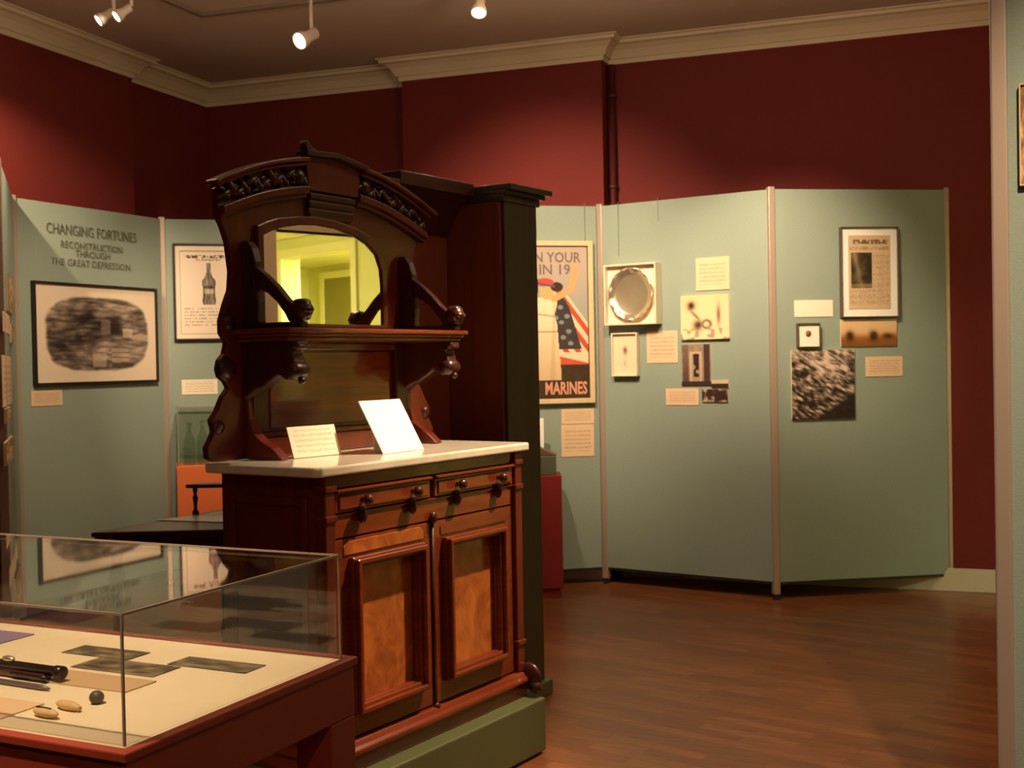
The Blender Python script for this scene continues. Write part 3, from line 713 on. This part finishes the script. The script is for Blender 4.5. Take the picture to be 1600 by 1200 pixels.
# scroll arms above the shelf and corbels under it
for s in (0, 1):
    u = .176 if s == 0 else .989
    ar = MB(); a, b = u - .018, u + .018
    ar.prism([(.46, 1.573), (.205, 1.573), (.205, 1.592), (.46, 1.592)], 'x', a, b)
    ar.prism([(.46, 1.592), (.395, 1.592), (.390, 1.66), (.405, 1.72), (.40, 1.79), (.415, 1.835), (.435, 1.86), (.46, 1.86)], 'x', a, b)
    up = [(.405, 1.775), (.36, 1.745), (.31, 1.705), (.27, 1.665), (.235, 1.64)]; lo = [(.215, 1.592), (.262, 1.592), (.275, 1.615), (.31, 1.655), (.35, 1.685), (.398, 1.705)]
    ar.prism(up + [(.20, 1.625)] + lo, 'x', a + .003, b - .003)
    ar.build('scroll_arm', M_woodb, sb, .005)
    ro = MB(); ro.lathe([(.010, -.028), (.026, -.024), (.036, -.010), (.036, .010), (.026, .024), (.010, .028)], u, .215, 1.628, 'x', 14)
    for k in range(6):
        an = k * PI / 3; ro.ball(u, .215 + .026 * math.cos(an), 1.628 + .026 * math.sin(an), .026, .013, .013, 8)
    ro.build('rosette', M_woodb, sb, smooth=True)
    co = MB(); co.prism([(.46, 1.530), (.215, 1.530), (.215, 1.505), (.240, 1.495), (.232, 1.47), (.222, 1.445), (.235, 1.42), (.265, 1.405), (.300, 1.425), (.335, 1.405), (.37, 1.385), (.41, 1.375), (.44, 1.355), (.46, 1.34)], 'x', u - .028, u + .028)
    co.build('corbel', M_woodb, sb, .008)
    cs = MB(); cs.lathe([(.006, -.040), (.022, -.036), (.030, -.02), (.030, .02), (.022, .036), (.006, .040)], u, .242, 1.437, 'x', 16).ball(u, .228, 1.512, .034, .016, .012).ball(u, .222, 1.405, .012)
    cs.build('corbel_scroll', M_woodb, sb, smooth=True)
    lb = MB(); lb.prism([(.46, 1.40), (.445, 1.34), (.44, 1.28), (.42, 1.235), (.385, 1.21), (.34, 1.19), (.31, 1.165), (.295, 1.152), (.46, 1.152)], 'x', u - .022, u + .022)
    lb.build('lower_bracket', M_wood, sb, .006)
# pediment
def arcpts(u0, u1, zoff, n=14): return [(u0 + (u1 - u0) * k / n, arcz(u0 + (u1 - u0) * k / n, 1.945, .112) + zoff) for k in range(n + 1)]
for s in (0, 1):
    u0, u1 = (.055, .452) if s == 0 else (2 * UC - .452, 2 * UC - .055)
    cf = MB(); cf.ring(arcpts(u0, u1, .090), arcpts(u0, u1, .0), .452, .4615, closed=False).build('pediment_ground', M_woodb, sb)
    lm = MB(); lm.ring(arcpts(u0, u1, .018), arcpts(u0, u1, -.008), .425, .4615, closed=False); lm.ring(arcpts(u0, u1, .004), arcpts(u0, u1, -.022), .440, .4615, closed=False)
    lm.build('lower_moulding', M_wood, sb, .004)
    c0, c1 = (.012, .440) if s == 0 else (2 * UC - .440, 2 * UC - .012)
    cm = MB(); cm.ring(arcpts(c0, c1, .115), arcpts(c0, c1, .100), .405, .4615, closed=False); cm.ring(arcpts(c0 + .02 * (s == 0), c1 - .02 * (s == 1), .100), arcpts(c0 + .02 * (s == 0), c1 - .02 * (s == 1), .086), .425, .4615, closed=False)
    cm.build('cornice', M_wood, sb, .005)
    lf = MB(); rng = random.Random(5)
    for k in range(13):
        u = u0 + .02 + (u1 - u0 - .04) * k / 12; z = arcz(u, 1.945, .112) + .050 + .014 * math.sin(k * 2.0)
        rot = Matrix.Rotation((.9 if k % 2 else -.8) + rng.random() * .3, 4, 'Y')
        lf.ball(u, .446, z, .034, .014, .013, 10, rot); lf.ball(u + .008, .440, z - .006, .012, .012, .012, 8)
        lf.ball(u - .01, .447, z + .018 * (-1) ** k, .022, .010, .008, 8, Matrix.Rotation(-.5 + rng.random(), 4, 'Y'))
    ee = u1 - .02 if s == 0 else u0 + .02
    lf.lathe([(.008, -.02), (.024, -.012), (.030, 0), (.024, .012)], ee - .02 * (1 if s == 0 else -1), .444, arcz(ee, 1.945, .112) + .050, 'y', 16)
    lf.build('carved_leaves', M_woodb, sb, smooth=True)
kx0, kx1 = .452, 2 * UC - .452
ky = MB(); ky.prism([(kx0, 2.055), (kx1, 2.055), (kx1 + .012, 2.155), (UC, 2.178), (kx0 - .012, 2.170)], 'y', .432, .4615)
ky.build('keystone_block', M_wood, sb, .005)
fl = MB()
for k in range(3): fl.box(kx0 + .012, kx1 - .012, .436 + .005 * k, .4615, 2.028 - .026 * k, 2.048 - .026 * k)
fl.box(kx0 + .02, kx1 - .02, .448, .4615, 1.962, 2.055)
fl.build('fluted_base', M_woodb, sb, .004)
cp = MB(); cp.prism([(kx0 - .030, 2.168), (kx0 - .030, 2.186), (UC, 2.194), (kx1 + .030, 2.168), (kx1 + .030, 2.150), (UC, 2.176)], 'y', .405, .4615)
cp.build('keystone_cap', M_woodb, sb, .003)
fi = MB(); fi.prism([(kx0 - .030, 2.186), (kx0 - .034, 2.208), (kx0 - .027, 2.220), (kx0 - .019, 2.217), (kx0 - .002, 2.197), (kx0 + .03, 2.189)], 'y', .41, .44)
fi.build('finial', M_woodb, sb, .003)
rebase(sb)

# cards standing on the marble
def sloc(u, v, z): return SO + Matrix.Rotation(SR, 3, 'Z') @ Vector((u, v, z))
def lean_card(name, pbl, pbr, ptl, th, label, m, textured=True):
    """corners (bottom-left, bottom-right) measured on the marble; top pushed back"""
    a = atz(*pbl, 1.1503); b = atz(*pbr, 1.1503); d = (b - a); d.z = 0; L = d.length; rz = math.atan2(d.y, d.x)
    return a, L, rz
def make_lean(name, pbl, pbr, height, tilt, th, label, m, group=None):
    a, L, rz = lean_card(name, pbl, pbr, None, th, label, m)
    r = empty(name, a, rz); tag(r, label, 'sign card', group)
    R = Matrix.Rotation(-tilt, 4, 'X')
    q = MB().box(0, L, 0, th, .002, height); q.bm.transform(R); q.build('card', m, r, .001)
    # back strut
    s = MB(); y1 = height * .75 * math.sin(tilt) + th; s.box(L * .3, L * .7, y1 + .012, y1 + .016, 0.0005, height * .70 * math.cos(tilt)); s.box(L * .3, L * .7, .004, y1 + .016, .0002, .003); s.build('easel_strut', M_white, r)
    return r
make_lean('card_stand', (460, 717), (534, 710), .108, .34, .004, 'small cream text card leaning on the left of the marble top', M_ctext2)
make_lean('card_stand', (600, 710), (663, 702), .205, .52, .004, 'tall bright white card tilted back on the marble top', M_white)
o = MB().box(0, .16, 0, .07, 0, .004).build('acrylic_slab', M_glass, None, .001)
pz = atz(537, 712, 1.1503); place(o, pz, SR + .05); tag(o, 'flat clear acrylic base lying between the two cards', 'acrylic base')

# plinths
pl = MB().box(.0, 1.135, -.06, .50, .012, ZP).box(.02, 1.115, -.045, .485, 0, .012).build('plinth', M_green, None, .006); place(pl, SO, SR); rebase_mesh(pl); tag(pl, 'low green painted plinth carrying the carved sideboard', 'plinth')
pl = MB().box(1.145, 1.830, .335, 1.02, 0, .064).build('plinth', M_green, None, .006); place(pl, SO, SR); rebase_mesh(pl); tag(pl, 'lower dark green plinth under the tall wardrobe behind', 'plinth')

# ------------------------------------------------------------------ tall wardrobe behind the sideboard
wd = empty('wardrobe', SO, SR); tag(wd, 'tall dark plain wardrobe rising behind the right of the sideboard', 'wardrobe')
WU0, WU1, WV0, WV1, WZ0, WZ1 = 1.537, 1.800, .372, .98, .065, 2.120
MB().box(WU0 + .012, WU1, WV0, WV1, WZ0, WZ1).build('body', M_wfront, wd, .003)
sd = MB()
for k in range(4):
    y0 = WV0 + .004 + k * .151; sd.box(WU0, WU0 + .012, y0, y0 + .149, WZ0, WZ1)
sd.build('side_panel', M_wardr, wd, .0015)
MB().box(WU0 + .012, WU1, WV0 - .012, WV0 - .0005, WZ0, WZ1).build('front_board', M_wfront, wd, .002)
cn = MB(); cn.box(WU0, WU1 + .02, WV0 - .018, WV1, WZ1 + .0005, WZ1 + .030).box(WU0, WU1 + .042, WV0 - .034, WV1, WZ1 + .030, WZ1 + .048).box(WU0, WU1 + .068, WV0 - .055, WV1, WZ1 + .048, WZ1 + .073)
cn.build('cornice', M_wfront, wd, .003)
MB().lathe([(.008, -.03), (.008, .03)], WU1 + .008, WV0, 1.78, 'z', 10).box(WU1, WU1 + .010, WV0 - .007, WV0 + .015, 1.75, 1.81).build('hinge', M_black, wd)
rebase(wd)
bk = empty('cabinet_back', SO, SR); tag(bk, 'dark reddish cupboard back with a wide hollow cornice between pediment and wardrobe', 'cupboard')
MB().box(.50, WU0 - .0015, .650, .71, .0645, 2.01).box(.50, 1.14, .650, .71, .0, .0645).build('back_panel', M_wardr, bk, .002)
cav = [(.65, 1.995), (.635, 1.998), (.624, 2.022), (.605, 2.06), (.577, 2.095), (.545, 2.127), (.514, 2.148), (.500, 2.151), (.500, 2.204), (.75, 2.204), (.75, 1.995)]
cm = MB(); cm.prism(cav, 'x', 1.043, WU0 - .0015)
cm.prism([(y, z - (.0 if z < 2.14 else .037)) for y, z in cav], 'x', .91, 1.0425)
cm.build('hollow_cornice', M_woodb, bk, .003)
rebase(bk)

# ------------------------------------------------------------------ dark table behind with a small gallery
tb = empty('side_table', (0, 0, 0), 0); tag(tb, 'dark wooden table with pale inset top jutting out left behind the sideboard', 'table')
zt = .75
A = Vector((-1.83, 5.14)); B_ = Vector((-1.46, 5.87)); Cc = Vector((-.80, 5.98)); Dd = Vector((-.62, 5.62)); Ee = Vector((-1.15, 5.17))
poly = [tuple(A), tuple(Ee), tuple(Dd), tuple(Cc), tuple(B_)]
cen = sum((Vector(p) for p in poly), Vector((0, 0))) / 5
def shrink(k): return [tuple(cen + (Vector(p) - cen) * k) for p in poly]
MB().prism(shrink(1.0), 'z', zt - .022, zt).prism(shrink(.985), 'z', zt - .04, zt - .022).build('table_top', M_woodb, tb, .006)
MB().prism(shrink(.94), 'z', zt - .095, zt - .04).build('apron', M_woodb, tb, .003)
MB().prism([(-1.655, 5.50), (-1.10, 5.31), (-.80, 5.62), (-.92, 5.88), (-1.40, 5.80)], 'z', zt + .0003, zt + .004).build('marble_inset', mat('grey_marble', (.42, .38, .30), .25, noise=((.34, .31, .25), (8, 8, 8), 5, .2, 2)), tb)
leg = [(.018, 0), (.026, .01), (.016, .03), (.020, .10), (.032, .16), (.020, .22), (.024, .40), (.034, .50), (.038, .56), (.022, .60), (.030, .64), (.030, zt - .096)]
for k in range(5):
    q = Vector(poly[k]); q = cen + (q - cen) * .86; MB().lathe(leg, q.x, q.y, 0, 'z', 16).build('leg', M_woodb, tb, smooth=True)
ga = onplane(305, 770, Vector((-1.75, 5.70, 0)), Vector((-1.0, 5.62, 0)))
gx, gy = ga.x, ga.y
for k in range(4): MB().lathe([(.016, .004), (.016, .02), (.008, .03), (.010, .06), (.014, .085), (.007, .10), (.012, .12), (.012, .132)], gx + k * .22, gy - k * .02, zt, 'z', 12).build('gallery_spindle', M_woodb, tb, smooth=True)
MB().prism([(gx - .04, gy - .02), (gx + .72, gy - .10), (gx + .72, gy + .02), (gx - .01, gy + .06)], 'z', zt + .132, zt + .150).build('gallery_shelf', M_woodb, tb, .004)
rebase(tb)

# ------------------------------------------------------------------ orange pedestal with bottles under a clear cover
lpd = math.atan2(LPc[1] - LPb[1], LPc[0] - LPb[0])
o0 = atz(277, 729, .80)
def pedestal(name, loc, rz, w, d, h, m, label, cat='pedestal'):
    o = MB().box(0, w, 0, d, .06, h).box(.02, w - .02, .02, d - .02, 0, .06).build(name, m, None, .004); place(o, loc, rz); rebase_mesh(o); return tag(o, label, cat)
ang = lpd
# front-left corner measured against a plane .34 m in front of the panel
off = Vector((math.sin(lpd), -math.cos(lpd), 0)) * .34
fa = Vector((*LPb, 0)) + off; fb = Vector((*LPc, 0)) + off
oc = onplane(276, 729, fa, fb); zo = oc.z
pedestal('pedestal', (oc.x, oc.y, 0), lpd, .42, .30, zo, M_orange, 'bright orange pedestal against the left panel, under the clear bottle case')
def cover(loc, rz, w, d, h, label, name='clear_cover', z0=0, edge_m=None, edge=.004):
    r = empty(name, loc, rz); tag(r, label, 'display cover')
    t = .005
    for (x0, x1, y0, y1, za, zb_, nm) in ((0, w, 0, t, 0, h, 'pane'), (0, w, d - t, d, 0, h, 'pane'), (0, t, t, d - t, 0, h, 'pane'), (w - t, w, t, d - t, 0, h, 'pane'), (t, w - t, t, d - t, h - t, h, 'top_pane')):
        MB().box(x0, x1, y0, y1, za, zb_).build(nm, M_glass, r)
    e = MB(); g = edge
    for (x, y_) in ((0, 0), (w, 0), (0, d), (w, d)):
        e.box(x - g / 2, x + g / 2, y_ - g / 2, y_ + g / 2, 0.0005, h)
    for y_ in (0, d): e.box(g / 2, w - g / 2, y_ - g / 2, y_ + g / 2, h - g / 2, h + g / 2)
    for x in (0, w): e.box(x - g / 2, x + g / 2, g / 2, d - g / 2, h - g / 2, h + g / 2)
    e.build('edge', edge_m or M_edge, r); return r
ct = onplane(280, 636, fa, fb).z
M_edgeg = mat('green_glass_edge', (.30, .34, .26), .3)
cv = cover(sum_ := Vector((oc.x, oc.y, 0)) + Matrix.Rotation(lpd, 3, 'Z') @ Vector((.015, .012, zo)), lpd, .39, .27, ct - zo, 'clear case of old bottles on the orange pedestal', edge_m=M_edgeg, edge=.006)
prof = [(.001, 0), (.034, .0), (.037, .01), (.037, .15), (.034, .175), (.018, .215), (.013, .235), (.012, .275), (.017, .280), (.017, .295), (.012, .30)]
labs = ['pale green glass bottle, leftmost in the clear case', 'clear glass bottle, middle of three in the clear case', 'glass bottle at the dark sideboard edge in the clear case']
b0 = None
for k, (bx, sc) in enumerate(((.085, .92), (.17, .96), (.285, .80))):
    q = Vector((oc.x, oc.y, 0)) + Matrix.Rotation(lpd, 3, 'Z') @ Vector((bx, .13, zo + .001))
    if b0 is None: b0 = MB().lathe([(r * 1.08, z) for r, z in prof], 0, 0, 0, 'z', 20).build('glass_bottle', M_bottle, None, smooth=True); o = b0
    else: o = b0.copy(); C.objects.link(o)
    place(o, q, 0); o.scale = (1, 1, sc); tag(o, labs[k], 'bottle', 'bottles in the clear case')

# red pedestal, right of the wardrobe
f0 = atz(881, 935, 0)
o = pedestal('pedestal', (f0.x - .40, f0.y - .0, 0), 0, .40, .27, 1.45 - (742 - 564) / (935 - 564) * 1.45, M_redped, 'dark red pedestal half hidden behind the wardrobe')
zr = 1.45 - (742 - 564) / (935 - 564) * 1.45
o = MB().box(-.30, -.03, .03, .22, 0, .115).build('riser_block', mat('grey_green_block', (.10, .12, .075), .6), None, .004); place(o, (f0.x, f0.y, zr + .001), 0); tag(o, 'grey-green block standing on the dark red pedestal', 'block')
o = MB().prism([(-.30, .118), (-.145, .118), (-.02, .118), (-.145, .175), (-.22, .285), (-.30, .40)], 'y', .05, .20).build('wooden_model', mat('brown_model', (.16, .09, .045), .5), None, .004); place(o, (f0.x, f0.y, zr), 0); tag(o, 'dark brown sloping object on the green block by the wardrobe', 'exhibit')
o = MB().box(-.27, -.098, .235, .243, .0, .34).build('white_card', M_white, None); place(o, (f0.x, f0.y, zr + .001), 0); tag(o, 'bright white card standing on the red pedestal behind the brown object', 'card')

# ------------------------------------------------------------------ glass-topped display case in the foreground
KO = Vector((-.578, 1.742, 0)); KR = PI / 2 - .446        # local x along the right-hand side (away), y to the left
GZ, GB = 1.09, .895
ks = empty('case_table', KO, KR); tag(ks, 'red-brown display table in the foreground with cream top and open legs', 'display table')
LX, LY = .575, 1.30
z = GB
MB().ring([(-.02, -.02), (LX + .02, -.02), (LX + .02, LY + .02), (-.02, LY + .02)], [(.002, .002), (LX - .002, .002), (LX - .002, LY - .002), (.002, LY - .002)], z - .016, z, 'z').build('top_rim', M_case, ks, .003)
MB().ring([(-.014, -.014), (LX + .014, -.014), (LX + .014, LY + .014), (-.014, LY + .014)], [(.01, .01), (LX - .01, .01), (LX - .01, LY - .01), (.01, LY - .01)], z - .110, z - .0165, 'z').build('apron', M_case, ks, .002)
MB().box(.003, LX - .003, .003, LY - .003, z - .012, z - .003).build('cream_bed', M_cream, ks)
for x in (-.014, LX - .066):
    for y_ in (-.014, LY - .066): MB().box(x, x + .08, y_, y_ + .08, 0, z - .1105).build('leg', M_case, ks, .003)
rebase(ks)
kc = cover(Vector((KO.x, KO.y, GB + .0005)) + Matrix.Rotation(KR, 3, 'Z') @ Vector((.004, .004, 0)), KR, LX - .008, LY - .008, GZ - GB, 'long clear acrylic cover over the foreground display table', edge=.0035)
def kloc(u, v, z=GB - .003): return KO + Matrix.Rotation(KR, 3, 'Z') @ Vector((u, v, z))
def flat(name, quad, label, cat, m=None, fn=None, th=.002, lift=0):
    """sheet lying on the cream bed; quad in bed coordinates"""
    us = [q[0] for q in quad]; vs = [q[1] for q in quad]; cu, cvv = sum(us) / 4, sum(vs) / 4
    w = (abs(quad[1][1] - quad[0][1]) + abs(quad[2][1] - quad[3][1])) / 2; h = abs((quad[0][0] + quad[1][0]) / 2 - (quad[2][0] + quad[3][0]) / 2)
    # local x -> to the right in view = -v ; local y -> +u
    rz = KR - PI / 2; p = kloc(cu, cvv) + Vector((0, 0, lift + .0005))
    if fn is None:
        o = MB().box(-w / 2, w / 2, -h / 2, h / 2, 0, th).build(name, m, None); place(o, p, rz); return tag(o, label, cat)
    o = art(name, w, h, 0, .0014, fn, None, 50, 24, True); place(o, p, rz); return tag(o, label, cat)
flat('lilac_sheet', [(.51, .98), (.51, .735), (.39, .735), (.39, .98)], 'lilac paper sheet at the far left of the display table bed', 'paper', M_lilac)
flat('case_photograph', [(.475, .556), (.475, .385), (.412, .385), (.412, .556)], 'long grey photograph lying furthest back in the case', 'photograph', fn=art_mono(3))
flat('case_photograph', [(.408, .450), (.408, .250), (.333, .250), (.333, .450)], 'grey photograph lying in the middle of the case bed', 'photograph', fn=art_mono(11))
flat('case_photograph', [(.478, .290), (.478, .108), (.416, .108), (.416, .290)], 'grey photograph lying rightmost in the case bed', 'photograph', fn=art_mono(23))
flat('caption_card', [(.312, .45), (.312, .222), (.235, .222), (.235, .45)], 'wide tan caption card in front of the grey photographs', 'text card', mat('caption_tan', (.55, .36, .20), .75))
flat('caption_card', [(.130, .60), (.130, .300), (.03, .300), (.03, .60)], 'large tan caption card at the near left of the case', 'text card', M_tan)
# pistol (long gun barrel cut off by the left edge), knives, ball
gn = empty('pistol', kloc(.245, .47), KR + PI / 2); tag(gn, 'long dark pistol pointing right, lying on the case bed at left', 'pistol')
g = MB(); g.lathe([(.0095, -.09), (.0095, .078), (.0115, .080), (.0115, .098), (.006, .099)], 0, 0, .020, 'x', 14); g.build('barrel', M_gun, gn, smooth=True)
MB().prism([(.0, -.016), (-.012, -.014), (-.014, .0), (-.012, .010), (0, .012)], 'z', .004, .012)
g = MB(); g.box(-.16, .060, -.010, .010, .0015, .016); g.box(-.19, -.09, -.011, .011, .008, .034); g.build('stock', M_gwood, gn, .004, 3)
MB().tube([(-.02, -.013, .010), (.055, -.013, .010), (.070, -.013, .010)], [.0035, .0035, .0055], 10).build('ramrod', M_gun, gn, smooth=True)
MB().ball(-.04, 0, .032, .016, .007, .006).ball(-.085, 0, .038, .012, .008, .010).build('lock', M_silver, gn, smooth=True)
gn.rotation_euler.z = KR - PI / 2 + PI * 0 - .02
gn.location = kloc(.243, .470)
rd = MB().tube([(-.16, 0, .006), (.08, 0, .006), (.10, 0, .005)], [.004, .005, .002], 8).build('metal_rod', mat('grey_rod', (.20, .15, .17), .4, metal=.5), None, smooth=True)
place(rd, kloc(.196, .455), KR - PI / 2 - .03); tag(rd, 'thin grey rod lying just in front of the pistol', 'rod')
bl = MB().ball(0, 0, .011, .0125, .0115, .0115, 16).build('lead_ball', M_lead, None, smooth=True); place(bl, kloc(.168, .221), 0); tag(bl, 'dark round lead ball right of the pistol in the case', 'ball')
def knife(loc, rz, label, slot):
    r = empty('pocket_knife', loc, rz); tag(r, label, 'knife', 'ivory handled knives')
    MB().ball(0, 0, .008, .030, .0095, .0075, 18).build('handle', M_ivory, r, smooth=True)
    if slot: MB().box(-.022, .012, -.0015, .0015, .014, .0165).build('blade', M_black, r)
    else: MB().box(.022, .031, -.004, .004, .004, .010).build('bolster', M_ivory, r, .001)
knife(kloc(.122, .238), KR - PI / 2 - .14, 'ivory coloured folding knife, the farther of two in the case', False)
knife(kloc(.077, .240), KR - PI / 2 - .10, 'ivory coloured folding knife with dark slot, the nearer of two', True)

# ------------------------------------------------------------------ track lighting
def ceil_at(px, py): return atz(px, py, ZC - .02)
def bar(p0, p1, w=.035, h=.022):
    d = Vector((p1.x - p0.x, p1.y - p0.y)); return d.length, math.atan2(d.y, d.x)
tk = [(ceil_at(316, 26), ceil_at(560, -4), 'ceiling track running right from the corner joint above the sideboard'), (ceil_at(310, 24), ceil_at(225, -12), 'ceiling track running off the top edge from the corner joint')]
for p0, p1, lab in tk:
    dlt = (p1 - p0); p1 = p0 + dlt * 1.9
    L, rz = bar(p0, p1); r = empty('lighting_track', (p0.x, p0.y, ZC - .022), rz); tag(r, lab, 'lighting track', 'ceiling lighting tracks')
    MB().ring([(0 - .018, -.018), (L, -.018), (L, .018), (-.018, .018)], [(.0, -.008), (L - .01, -.008), (L - .01, .008), (0, .008)], 0, .0215, 'z').build('rail', M_track, r)
    MB().box(0, L - .01, -.008, .008, .010, .020).build('slot', M_slot, r)
spots = []
def lamp(px, py, zz, aim, label, power, size=1.0, blend=.8, rad=.03, lens_px=None, sc=1.0, ceiling_fill=0.0, col=(1, .73, .48)):
    """fixture whose lens centre is at photo pixel px,py at height zz"""
    c = atz(px, py, zz) if lens_px is None else Vector(lens_px); aim = Vector(aim); d = (aim - c).normalized()
    r = empty('track_spotlight', c, 0); tag(r, label, 'spotlight', 'ceiling spotlights')
    rot = d.to_track_quat('Z', 'Y').to_matrix().to_4x4()
    def tb(m): m.bm.transform(rot @ Matrix.Scale(sc, 4)); return m
    tb(MB().lathe([(.030, -.15), (.036, -.145), (.036, -.07), (.052, -.03), (.055, .004), (.050, .006), (.046, -.01), (.030, -.05), (.01, -.055)], 0, 0, 0, 'z', 24)).build('housing', M_lampw, r, smooth=True)
    tb(MB().lathe([(.001, -.022), (.043, -.018), (.043, -.014), (.001, -.012)], 0, 0, 0, 'z', 24)).build('lens', M_lens, r, smooth=True)
    back = -d * .10
    hh = ZC - c.z - back.z
    MB().tube([(back.x, back.y, back.z), (back.x, back.y, back.z + max(.02, hh - .03))], .010, 10).box(back.x - .03, back.x + .03, back.y - .018, back.y + .018, back.z + hh - .045, back.z + hh - .001).build('stem', M_lampw, r)
    ld = bpy.data.lights.new('spot', 'SPOT'); ld.energy = power; ld.color = col; ld.spot_size = size; ld.spot_blend = blend; ld.shadow_soft_size = rad
    lo = bpy.data.objects.new('spot_beam', ld); C.objects.link(lo); lo.location = c + d * .012; lo.rotation_euler = d.to_track_quat('-Z', 'Y').to_euler(); return r

# visible fixtures
lamp(154, 32, 3.30, (-3.3, 5.75, 2.3), 'track spotlight at the top left, leftmost of a close pair', 30, 1.2, sc=.62)
lamp(182, 26, 3.30, (-3.2, 5.6, 2.2), 'track spotlight at the top left, right one of a close pair', 30, 1.1, sc=.62)
lamp(468, 64, 3.24, (-2.6, 4.85, 1.9), 'tilted bright spotlight hanging above the sideboard mirror', 90, 1.2, sc=.9)
lamp(748, 20, 3.34, (-.35, 5.2, 1.0), 'spotlight cut by the top edge right of the middle', 60, 1.3, sc=.8)
# fixtures outside the frame that light what the photo shows
def hid(loc, aim, label, power, size=1.0, blend=.8, rad=.035, col=(1, .73, .48)):
    return lamp(0, 0, 0, aim, label, power, size, blend, rad, lens_px=loc, col=col)
hid((1.02, 4.18, 3.30), (-.12, 4.12, 1.12), 'ceiling spotlight aimed at the marble top from the front right', 620, .66)
hid((.95, 5.3, 3.30), (1.60, 7.10, 2.00), 'ceiling spotlight aimed at the newspaper panel', 350, .72, 1)
hid((.55, 5.5, 3.30), (1.10, 7.40, 1.50), 'ceiling spotlight aimed at the silver tray panel', 200, 1.05, 1)
hid((-.35, 5.6, 3.30), (.25, 7.9, 1.90), 'ceiling spotlight aimed at the chimney breast', 430, 1.05, 1)
hid((-1.1, 1.3, 3.30), (-.95, 2.2, .9), 'ceiling spotlight straight above the foreground display case', 380, .70, .9)
hid((-2.98, 5.38, 3.30), (-2.92, 7.8, 2.15), 'ceiling spotlight grazing the left wall', 480, .64, 1)
hid((-1.45, 5.5, 3.30), (-2.55, 7.2, 1.4), 'ceiling spotlight aimed at the titled panel', 190, .85, 1)
hid((-1.2, 5.9, 3.30), (-1.95, 8.1, 1.5), 'ceiling spotlight aimed at the bottle print', 250, .75, 1)
hid((1.1, 1.3, 3.30), (1.7, 2.85, 1.3), 'ceiling spotlight aimed at the close right panel', 380, 1.0, .9)
hid((1.9, 3.9, 3.30), (1.7, 4.5, 0), 'ceiling spotlight washing the floor beyond the close panel', 105, 1.5, 1)
hid((.15, -.6, 3.30), (-.4, 2.6, .6), 'added fill spotlight behind the camera', 60, .7, 1)  # unseen fill lamp, added to brighten the foreground table apron
for x, y_ in ((.1, 6.0), (-1.9, 5.2), (1.7, 5.7), (0.8, 4.2), (1.2, -.8)):      # unseen point lights added to brighten the ceiling, not tied to any fixture
    ld = bpy.data.lights.new('ceiling_fill', 'POINT'); ld.energy = 12; ld.color = (1, .68, .43); ld.shadow_soft_size = .08
    lo = bpy.data.objects.new('ceiling_fill_light', ld); C.objects.link(lo); lo.location = (x, y_, 3.17)
# lamps of the side room: a fluorescent fitting on each ceiling
def tube_lamp(x, y_, z, w, h, power, label):
    p = rloc(x, y_, z); r = empty('ceiling_light', p, WR); tag(r, label, 'ceiling light', 'side room ceiling lights')
    MB().box(-w / 2, w / 2, -h / 2, h / 2, -.05, -.001).build('housing', M_white, r)
    MB().box(-w / 2 + .02, w / 2 - .02, -h / 2 + .02, h / 2 - .02, -.056, -.051).build('diffuser', mat('diffuser', (1, 1, .8), .5, emit=((1, .98, .62), 2.0)), r)
    ld = bpy.data.lights.new('area', 'AREA'); ld.shape = 'RECTANGLE'; ld.size = w; ld.size_y = h; ld.energy = power; ld.color = (1, .97, .66)
    lo = bpy.data.objects.new('area_glow', ld); C.objects.link(lo); lo.location = rloc(x, y_, z - .06); lo.rotation_euler = (0, 0, WR)
tube_lamp(2.9, -3.2, 3.0, 1.2, .3, 120, 'fluorescent ceiling light in the front side room')
tube_lamp(3.1, .5, 2.56, .8, .3, 130, 'fluorescent ceiling light in the rear side room')

# ------------------------------------------------------------------ world and view
wd_ = bpy.data.worlds.new('world'); bpy.context.scene.world = wd_; wd_.use_nodes = True
wd_.node_tree.nodes['Background'].inputs[0].default_value = (1, .7, .45, 1); wd_.node_tree.nodes['Background'].inputs[1].default_value = .02
bpy.context.scene.cycles.transparent_max_bounces = 32
vs = bpy.context.scene.view_settings; vs.view_transform = 'Standard'; vs.look = 'None'; vs.gamma = 1; vs.use_curve_mapping = False; vs.exposure = 0.0
